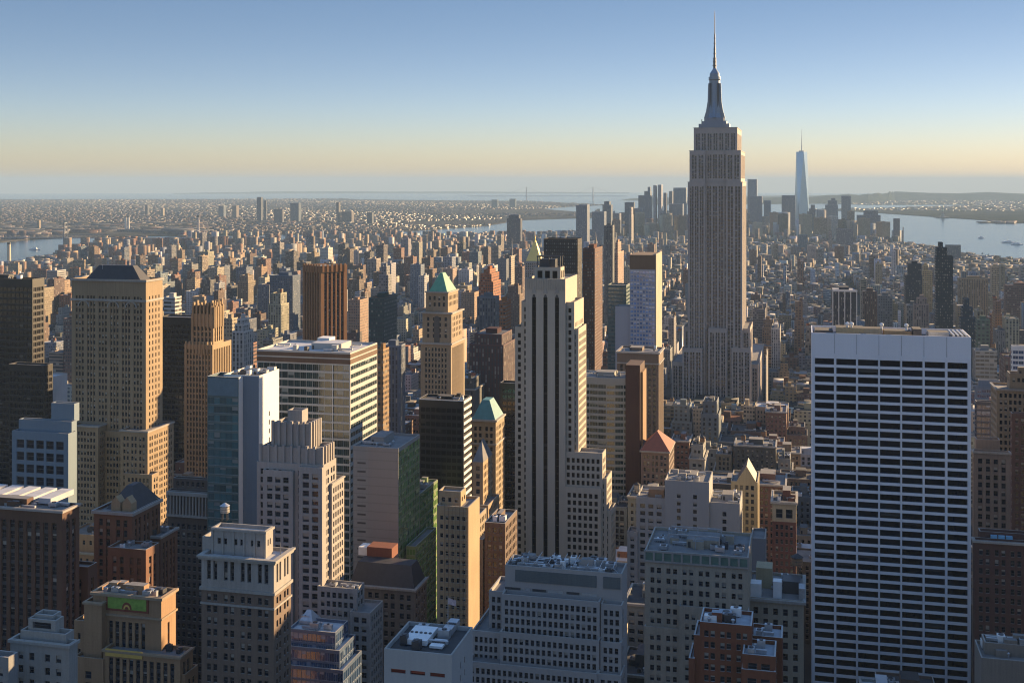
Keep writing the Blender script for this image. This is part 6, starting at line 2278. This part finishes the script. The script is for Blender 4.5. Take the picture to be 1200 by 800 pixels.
# the boroughs over the water
rot_zones = [radians(a) for a in (12, -24, 38, -8, 55)]
n = 0
while n < 46000:
    n += 1
    u = R.random()
    y = 1 / (1 / 3300 + u * (1 / 21500 - 1 / 3300))
    if R.random() < .5:
        y = R.uniform(4500, 20500)
    x = y * R.uniform(-.47, .45)
    ok = bool(inpoly(np.array(x), np.array(y), LONG_ISLAND))
    if not ok:
        continue
    # open ground: parks, yards and a big cemetery
    g = sin(x * .0011 + 1.3) * sin(y * .0009 + .4) + .5 * sin(x * .0031) * sin(y * .0023)
    if g > .78:
        continue
    rot = rot_zones[int((x * .0006 + y * .00035) % 5)]
    sc = 1 + y / 9000
    w, d = R.uniform(9, 34) * sc * .62, R.uniform(9, 20) * sc * .62
    h = R.triangular(8, 18, 10)
    if R.random() < .035:
        h = R.uniform(24, 55)
        w, d = R.uniform(18, 40), R.uniform(16, 26)
    px = 600 + F * x / y
    if 280 < px < 450 and 6600 < y < 8200 and R.random() < .25:
        h = R.uniform(35, 90)
        w = d = R.uniform(24, 40)
    if y > 14000 and R.random() < .015:
        h = R.uniform(40, 60)
    if px < 240 and 260 < EY + F * HC / y < 278 and R.random() < .3:
        h, w, d = R.uniform(10, 22), R.uniform(60, 160), R.uniform(40, 90)
    c_ = pick()
    g_ = R.uniform(.5, .95)
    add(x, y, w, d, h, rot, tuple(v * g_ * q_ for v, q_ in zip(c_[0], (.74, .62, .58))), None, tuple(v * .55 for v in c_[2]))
n = 0
while n < 2600:
    n += 1
    y = R.uniform(7000, 18500)
    x = y * R.uniform(.2, .46)
    for poly, hh in ((BAYONNE, 14), (STATEN, 11), (GOVERNORS, 14), (ELLIS, 16)):
        if bool(inpoly(np.array(x), np.array(y), poly)):
            add(x, y, R.uniform(20, 90), R.uniform(16, 50), R.uniform(6, hh), R.uniform(0, 1.5), R.choice([(.35, .34, .33), (.2, .18, .16), (.22, .14, .11), (.1, .11, .09)]))
for k in range(26):
    poly = R.choice([ELLIS, GOVERNORS])
    cx_, cy_ = sum(p[0] for p in poly) / len(poly), sum(p[1] for p in poly) / len(poly)
    x, y = cx_ + R.gauss(0, 110), cy_ + R.gauss(0, 90)
    if bool(inpoly(np.array(x), np.array(y), poly)):
        add(x, y, R.uniform(20, 60), R.uniform(15, 30), R.uniform(10, 18), .4, (.36, .2, .14))
# ------------------------------------------------------------------ which of them show: nearest first, on a small picture of ids
PW, PH, KS = 900, 600, .75
A_ = np.array([(f[0], f[1], f[2], f[3], f[4], f[5]) for f in FILL])
cr, sr = np.cos(A_[:, 5]), np.sin(A_[:, 5])
hx, hy = A_[:, 2] / 2, A_[:, 3] / 2
zb_ = -(A_[:, 0] ** 2 + A_[:, 1] ** 2) / (2 * RE)
xs, ys = [], []
for sx, sy in ((-1, -1), (1, -1), (1, 1), (-1, 1)):
    xs.append(A_[:, 0] + sx * hx * cr - sy * hy * sr)
    ys.append(A_[:, 1] + sx * hx * sr + sy * hy * cr)
xs, ys = np.array(xs), np.array(ys)
PX = 600 + F * xs / ys
ptop = EY + F * (HC - (zb_ + A_[:, 4])) / ys
pbot = EY + F * (HC - zb_) / ys
bx0, bx1 = PX.min(0) * KS, PX.max(0) * KS
by0, by1 = ptop.min(0) * KS, pbot.max(0) * KS
byf = ptop.max(0) * KS
items = [(float(A_[i, 1]), i, bx0[i], bx1[i], by0[i], by1[i]) for i in range(len(FILL))]
items += [(o[0], -2 - k, o[1] * KS, o[2] * KS, o[3] * KS, o[4] * KS) for k, o in enumerate(OCC)]
items.sort(key=lambda q: -q[0])
IDB = np.full((PH, PW), -1, dtype=np.int32)
for (_, i, a, b_, c_, d_) in items:
    if i >= 0:                                # slightly trimmed: the corners of a box on the slant do not fill its frame
        w_ = (b_ - a) * .08
        a, b_ = a + w_, b_ - w_
    x0_, x1_, y0_, y1_ = int(round(a)), int(round(b_)), int(round(c_)), int(round(d_))
    x1_, y1_ = max(x1_, x0_ + 1), max(y1_, y0_ + 1)
    if x1_ <= 0 or x0_ >= PW or y1_ <= 0 or y0_ >= PH:
        continue
    IDB[max(y0_, 0):y1_, max(x0_, 0):x1_] = i
ids, cnt = np.unique(IDB[IDB >= 0], return_counts=True)
VIS = dict(zip(ids.tolist(), cnt.tolist()))
order = sorted((i for i in VIS if i < NEAR_N), key=lambda i: -VIS[i])
order = [i for i in order if VIS[i] >= 6]
SOLO = order[:285]
solo = set(SOLO)
SHOWN = [i for i in range(len(FILL)) if i not in solo and (i in VIS or A_[i, 1] < 900 or R.random() < .25)]

def boxes(name, idx):
    """Many plain buildings as one mesh: far too many and too small to tell apart."""
    k = len(idx)
    ii = np.array(idx)
    X, Yv = xs[:, ii].T, ys[:, ii].T                      # (k,4)
    z0, z1 = zb_[ii] - .5, zb_[ii] + A_[ii, 4]
    v = np.zeros((k, 8, 3), np.float32)
    v[:, :4, 0], v[:, :4, 1], v[:, :4, 2] = X, Yv, z0[:, None]
    v[:, 4:, 0], v[:, 4:, 1], v[:, 4:, 2] = X, Yv, z1[:, None]
    fq = np.array([(0, 1, 5, 4), (1, 2, 6, 5), (2, 3, 7, 6), (3, 0, 4, 7), (4, 5, 6, 7)])
    loops = (np.arange(k)[:, None, None] * 8 + fq[None]).reshape(-1).astype(np.int32)
    nf = k * 5
    me = bpy.data.meshes.new(name)
    me.vertices.add(k * 8)
    me.vertices.foreach_set('co', v.ravel())
    me.loops.add(nf * 4)
    me.loops.foreach_set('vertex_index', loops)
    me.polygons.add(nf)
    me.polygons.foreach_set('loop_start', np.arange(nf, dtype=np.int32) * 4)
    me.polygons.foreach_set('loop_total', np.full(nf, 4, np.int32))
    me.polygons.foreach_set('material_index', np.tile([0, 0, 0, 0, 1], k).astype(np.int32))
    w, d, h = A_[ii, 2], A_[ii, 3], A_[ii, 4]
    off = np.array([R.uniform(0, 50) for _ in range(k)])
    uv = np.zeros((k, 5, 4, 2), np.float32)
    for f_, L in enumerate((w, d, w, d)):
        uv[:, f_, 1, 0] = uv[:, f_, 2, 0] = L
        uv[:, f_, 0, 1] = uv[:, f_, 1, 1] = -h
    u = me.uv_layers.new(name='UVMap')
    u.data.foreach_set('uv', uv.ravel())
    col = np.zeros((k, 5, 4), np.float32)
    col[:, :4, :3] = np.array([FILL[i][6] for i in idx])[:, None, :]
    col[:, :4, 3] = np.array([FILL[i][7] for i in idx])[:, None]
    bare = np.array([[R.random() < .4, R.random() < .4] for _ in range(k)])
    col[:, 1, 3] += 2.0 * bare[:, 0]
    col[:, 3, 3] += 2.0 * bare[:, 1]
    col[:, 4, :3] = np.array([FILL[i][8] for i in idx])
    a = me.attributes.new('col', 'FLOAT_COLOR', 'FACE')
    a.data.foreach_set('color', col.ravel())
    me.update(calc_edges=True)
    me.materials.append(CITY)
    me.materials.append(CITY_ROOF)
    o = bpy.data.objects.new(name, me)
    C.objects.link(o)
    return tag(o, kind='stuff')

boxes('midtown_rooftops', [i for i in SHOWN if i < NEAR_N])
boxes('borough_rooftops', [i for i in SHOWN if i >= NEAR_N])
# stair heads and tanks on the plain roofs
clut = MB()
for i in SHOWN:
    if i < NEAR_N and A_[i, 1] < 3200 and R.random() < .8:
        x, y, w, d, h, rot = A_[i]
        for _ in range(R.choice((1, 1, 2))):
            a, b_ = R.uniform(-.3, .3) * w, R.uniform(-.3, .3) * d
            px_, py_ = x + a * cos(rot) - b_ * sin(rot), y + a * sin(rot) + b_ * cos(rot)
            q = R.uniform(1.5, 3.5)
            z = zb_[i] + h
            g = R.uniform(.1, .5)
            clut.box(px_ - q, px_ + q, py_ - q * .7, py_ + q * .7, z, z + R.uniform(2, 5), 0, col=(g, g * .95, g * .88, 0))
tag(clut.build('roof_clutter', CITY_ROOF, colattr=True), kind='stuff')

# ------------------------------------------------------------------ those one can make out, each by itself
MARKS = [('dark mansard tower', 130, 400), ('finned crown tower', 245, 420), ('white-walled glass tower', 285, 470), ('wide banded slab', 370, 440), ('brown ribbed tower', 382, 350),
         ('green pyramid tower', 518, 390), ('striped stone tower', 645, 450), ('gold pyramid', 627, 300), ('broad black slab', 660, 310), ('blue windowed tower', 755, 360), ('tallest skyscraper', 838, 340),
         ('red pyramid roof', 770, 535), ('yellow gabled building', 872, 570), ('white gridded slab', 1045, 560), ('cream arched brick building', 920, 600), ('dark striped block', 985, 358),
         ('stepped glass tower', 1107, 330), ('tan edge tower', 1185, 480), ('black glass tower', 30, 370), ('golden netted tower', 537, 650), ('teal copper roof', 570, 490), ('glass spire tower', 940, 230),
         ('curved banded tower', 715, 500), ('dark green glass block', 450, 375), ('squat orange tower', 573, 325), ('pointed blue tower', 1135, 375), ('thin dark tower', 714, 290), ('river chimney', 10, 292)]
ORD = ['', 'second', 'third', 'fourth', 'fifth', 'sixth', 'seventh', 'eighth', 'ninth', 'tenth', 'eleventh', 'twelfth', 'thirteenth', 'fourteenth', 'fifteenth', 'sixteenth', 'seventeenth', 'eighteenth']
yy, xx_ = np.mgrid[0:PH, 0:PW]
cent = {}
for i in SOLO:
    m_ = IDB == i
    cent[i] = (xx_[m_].mean() / KS, yy[m_].mean() / KS)

def nm(c, h):
    if c is None:
        return 'brick'
    return c
seen = {}
plan = []
for i in SOLO:
    cx_, cy_ = cent[i]
    f = FILL[i]
    best = sorted(MARKS, key=lambda q: (q[1] - cx_) ** 2 + ((q[2] - cy_) * 1.3) ** 2)[0]
    dx, dy = cx_ - best[1], cy_ - best[2]
    rel = ('beyond' if dy < 0 else 'in front of') if abs(dy) > abs(dx) * 1.1 else ('east of' if dx < 0 else 'west of')
    size = 'tall' if f[4] > 62 else 'mid-rise' if f[4] > 34 else 'low'
    wide = 'broad' if f[2] > 25 else 'narrow' if f[2] < 15 else ''
    key = (f[9], size, wide, f[10], rel, best[0])
    plan.append((i, key, math.hypot(dx, dy)))
plan.sort(key=lambda q: q[2])
KIND = {'red brick': 'brick_building', 'brown brick': 'brick_building', 'orange brick': 'brick_building', 'tan': 'loft_building', 'cream': 'loft_building', 'grey': 'office_building', 'white': 'loft_building', 'dark': 'office_building', 'blue-grey': 'office_building', None: 'apartment_building'}
WALLS = {}
tanks = 0
TSEEN = set()
for i, key, dist in plan:
    k = seen.get(key, 0)
    seen[key] = k + 1
    colour, size, wide, roofn, rel, mark = key
    colour = colour or 'brown slab'
    roofn = roofn or 'flat roof'
    o_ = ORD[min(k, len(ORD) - 1)]
    lead = (o_ + ' ') if o_ else ''
    where = {'beyond': 'up from', 'in front of': 'down from', 'east of': 'beside', 'west of': 'beside'}[rel]
    side_w = {'beyond': 'past ', 'in front of': 'before ', 'east of': 'shade side of ', 'west of': 'sunward of '}[rel]
    lab = f"{lead}{wide + ' ' if wide else ''}{size} {colour} block with {roofn}, {side_w}{mark}"
    x, y, w, d, h, rot = A_[i]
    z = zb_[i]
    col, alpha, rc = FILL[i][6], FILL[i][7], FILL[i][8]
    name = KIND[FILL[i][9]]
    bigshow = VIS[i] > 60 and y < 1050
    cx0, cy0 = x - w / 2 * cos(rot) + d / 2 * sin(rot), y - w / 2 * sin(rot) - d / 2 * cos(rot)   # north-east corner
    if bigshow:
        ck = (FILL[i][9], int(col[0] * 12))
        if ck not in WALLS:
            WALLS[ck] = wallmat('loft_wall_%d' % len(WALLS), col)
        cxw, cyw = x + w / 2 * cos(rot) + d / 2 * sin(rot), y + w / 2 * sin(rot) - d / 2 * cos(rot)
        rm = ROOF_PALE if rc[0] > .3 else ROOF_DARK if rc[0] < .1 else ROOF_GREY
        b = Bldg(name, lab, 'building', 600 + F * cxw / cyw, cyw, WALLS[ck], R.choice([GLASS, GLASS_DARK, GLASS_BLIND]), roof=rm, side='WE')
        st = S(bay=R.uniform(2.2, 3.2), ww=R.uniform(1.1, 1.6), fl=R.uniform(3.5, 4.1), wh=R.uniform(1.8, 2.4), margin=R.uniform(.8, 1.6), group=R.choice((1, 2, 3)), gap=R.uniform(.5, 1.2), inset=.35, top=R.uniform(1.8, 3.2), sp=R.choice((None, None, .25)), spwall=True)
        cut = 0
        if R.random() < .45 and h > 36:
            lo = b.block(-w, 0, 0, d, 0, h - R.uniform(6, 12), st, R.choice((st, 'blank')))
            up = b.block(-w * .9, -w * .12, d * .12, d * .9, lo['zr'], h, st, st)
        else:
            lo = up = b.block(-w, 0, 0, d, 0, h, st, R.choice((st, 'blank')))
        if R.random() < .75:
            b.ring(lo, lo['z1'] - 1.1, 1.0, .6)
        b.kit(up, R.randint(3, 7), i, tall=R.uniform(3, 5))
        b.done()
        root, ztop = b.root, up['zr']
        wpos = lambda a, q: (x + a * cos(rot) - q * sin(rot), y + a * sin(rot) + q * cos(rot))
    else:
        root = thing(name, lab, 'building', (x, y, z), rot)
        wl = MB()
        two = (R.random() < .35 and h > 30 and y < 2500)
        h0 = h * R.uniform(.72, .88) if two else h
        c4 = tuple(col) + (alpha,)
        wl.box(-w / 2, w / 2, -d / 2, d / 2, -.5, h0, 0, top=False, col=c4)
        rf = MB()
        rf.poly([(-w / 2, -d / 2, h0 - .9), (w / 2, -d / 2, h0 - .9), (w / 2, d / 2, h0 - .9), (-w / 2, d / 2, h0 - .9)], 0, None, 0, tuple(rc) + (0,))
        if two:
            wl.box(-w * .4, w * .38, -d * .36, d * .4, h0 - .9, h, 0, top=False, col=c4)
            rf.poly([(-w * .4, -d * .36, h - .9), (w * .38, -d * .36, h - .9), (w * .38, d * .4, h - .9), (-w * .4, d * .4, h - .9)], 0, None, 0, tuple(rc) + (0,))
        wl.build('wall', CITY, root, colattr=True)
        rf.build('roof', CITY_ROOF, root, colattr=True)
        if VIS[i] > 10:
            mb = MB()
            a, q = R.uniform(-.2, .2) * w, R.uniform(-.1, .3) * d
            mb.box(a - w * .14, a + w * .14, q - d * .12, q + d * .12, h - .9, h + R.uniform(2, 5), 0, col=tuple(v * .9 for v in col) + (0,))
            mb.build('bulkhead', CITY_ROOF, root, colattr=True)
            if R.random() < .6:
                mb = MB()
                a, q = R.uniform(-.38, -.2) * w, R.uniform(-.38, -.1) * d
                mb.box(a - 1.5, a + 1.5, q - 1, q + 1, h - .9, h + .9, 0, col=(.4, .4, .4, 0))
                mb.build('air_handler', CITY_ROOF, root, colattr=True)
        ztop = h - .9
    if y < 1700 and tanks < 44 and R.random() < .55:
        a, q = R.choice((-.3, .3)) * w, R.uniform(-.25, .2) * d
        tx, ty = x + a * cos(rot) - q * sin(rot), y + a * sin(rot) + q * cos(rot)
        tl = f"{('brown', 'reddish', 'grey')[tanks % 3]} tank on {lead}{wide + ' ' if wide else ''}{size} {colour} block {side_w}{mark}"
        if tl in TSEEN:
            tl = tl.replace('block', 'block with ' + roofn)
        TSEEN.add(tl)
        water_tank(tx, ty, z + ztop, R.uniform(1.7, 2.5), R.uniform(2.8, 3.8), tl, rust=tanks)
        tanks += 1

# thin woods and park trees over the water and along the avenues, seen as dark tufts
tr = MB()
for _ in range(5200):
    y = R.uniform(2200, 12000)
    x = y * R.uniform(-.45, .44)
    inm = bool(inpoly(np.array(x), np.array(y), MANHATTAN))
    if not inm and not bool(inpoly(np.array(x), np.array(y), LONG_ISLAND)):
        continue
    g = sin(x * .0011 + 1.3) * sin(y * .0009 + .4) + .5 * sin(x * .0031) * sin(y * .0023)
    if not inm and g < .55 and R.random() < .6:
        continue
    z = -drop(x, y)
    for _k in range(6):
        a, q, s_ = x + R.gauss(0, 5), y + R.gauss(0, 5), R.uniform(2, 4.5)
        h = R.uniform(4, 12)
        p0 = (a + R.uniform(-s_, s_), q + R.uniform(-s_, s_), z + h + R.uniform(-3, 3))
        p1 = (a + R.uniform(-s_, s_), q + R.uniform(-s_, s_), z + h + R.uniform(-3, 3))
        tr.poly([(a - s_, q, z + h - s_), p0, (a + s_, q, z + h), p1])
m, nt, p = new_mat('bare_foliage')
oi = N(nt, 'ShaderNodeTexCoord')
c = ramp(nt, noise(nt, oi.outputs['Object'], .02, 3), [(.35, (.035, .045, .02)), (.65, (.09, .07, .035))])
nt.links.new(c, p.inputs['Base Color'])
p.inputs['Roughness'].default_value = .9
tag(tr.build('woods', m), kind='stuff')
# ------------------------------------------------------------------ the air
mb = MB()
hz, = [MB()]
zb, zt = -64000.0 ** 2 / (2 * RE) - 6, 450.0
hz.box(-62000, 62000, -600, 64600, zb, zt, bottom=True)
m = bpy.data.materials.new('haze')
m.use_nodes = True
nt = m.node_tree
nt.nodes.clear()
out = nt.nodes.new('ShaderNodeOutputMaterial')
pv = nt.nodes.new('ShaderNodeVolumePrincipled')
pv.inputs['Color'].default_value = HAZE_COLOR + (1,)
pv.inputs['Density'].default_value = HAZE_DENSITY
pv.inputs['Anisotropy'].default_value = HAZE_ANISO
nt.links.new(pv.outputs[0], out.inputs['Volume'])
hzo = hz.build('haze', m)
hzo['kind'] = 'stuff'
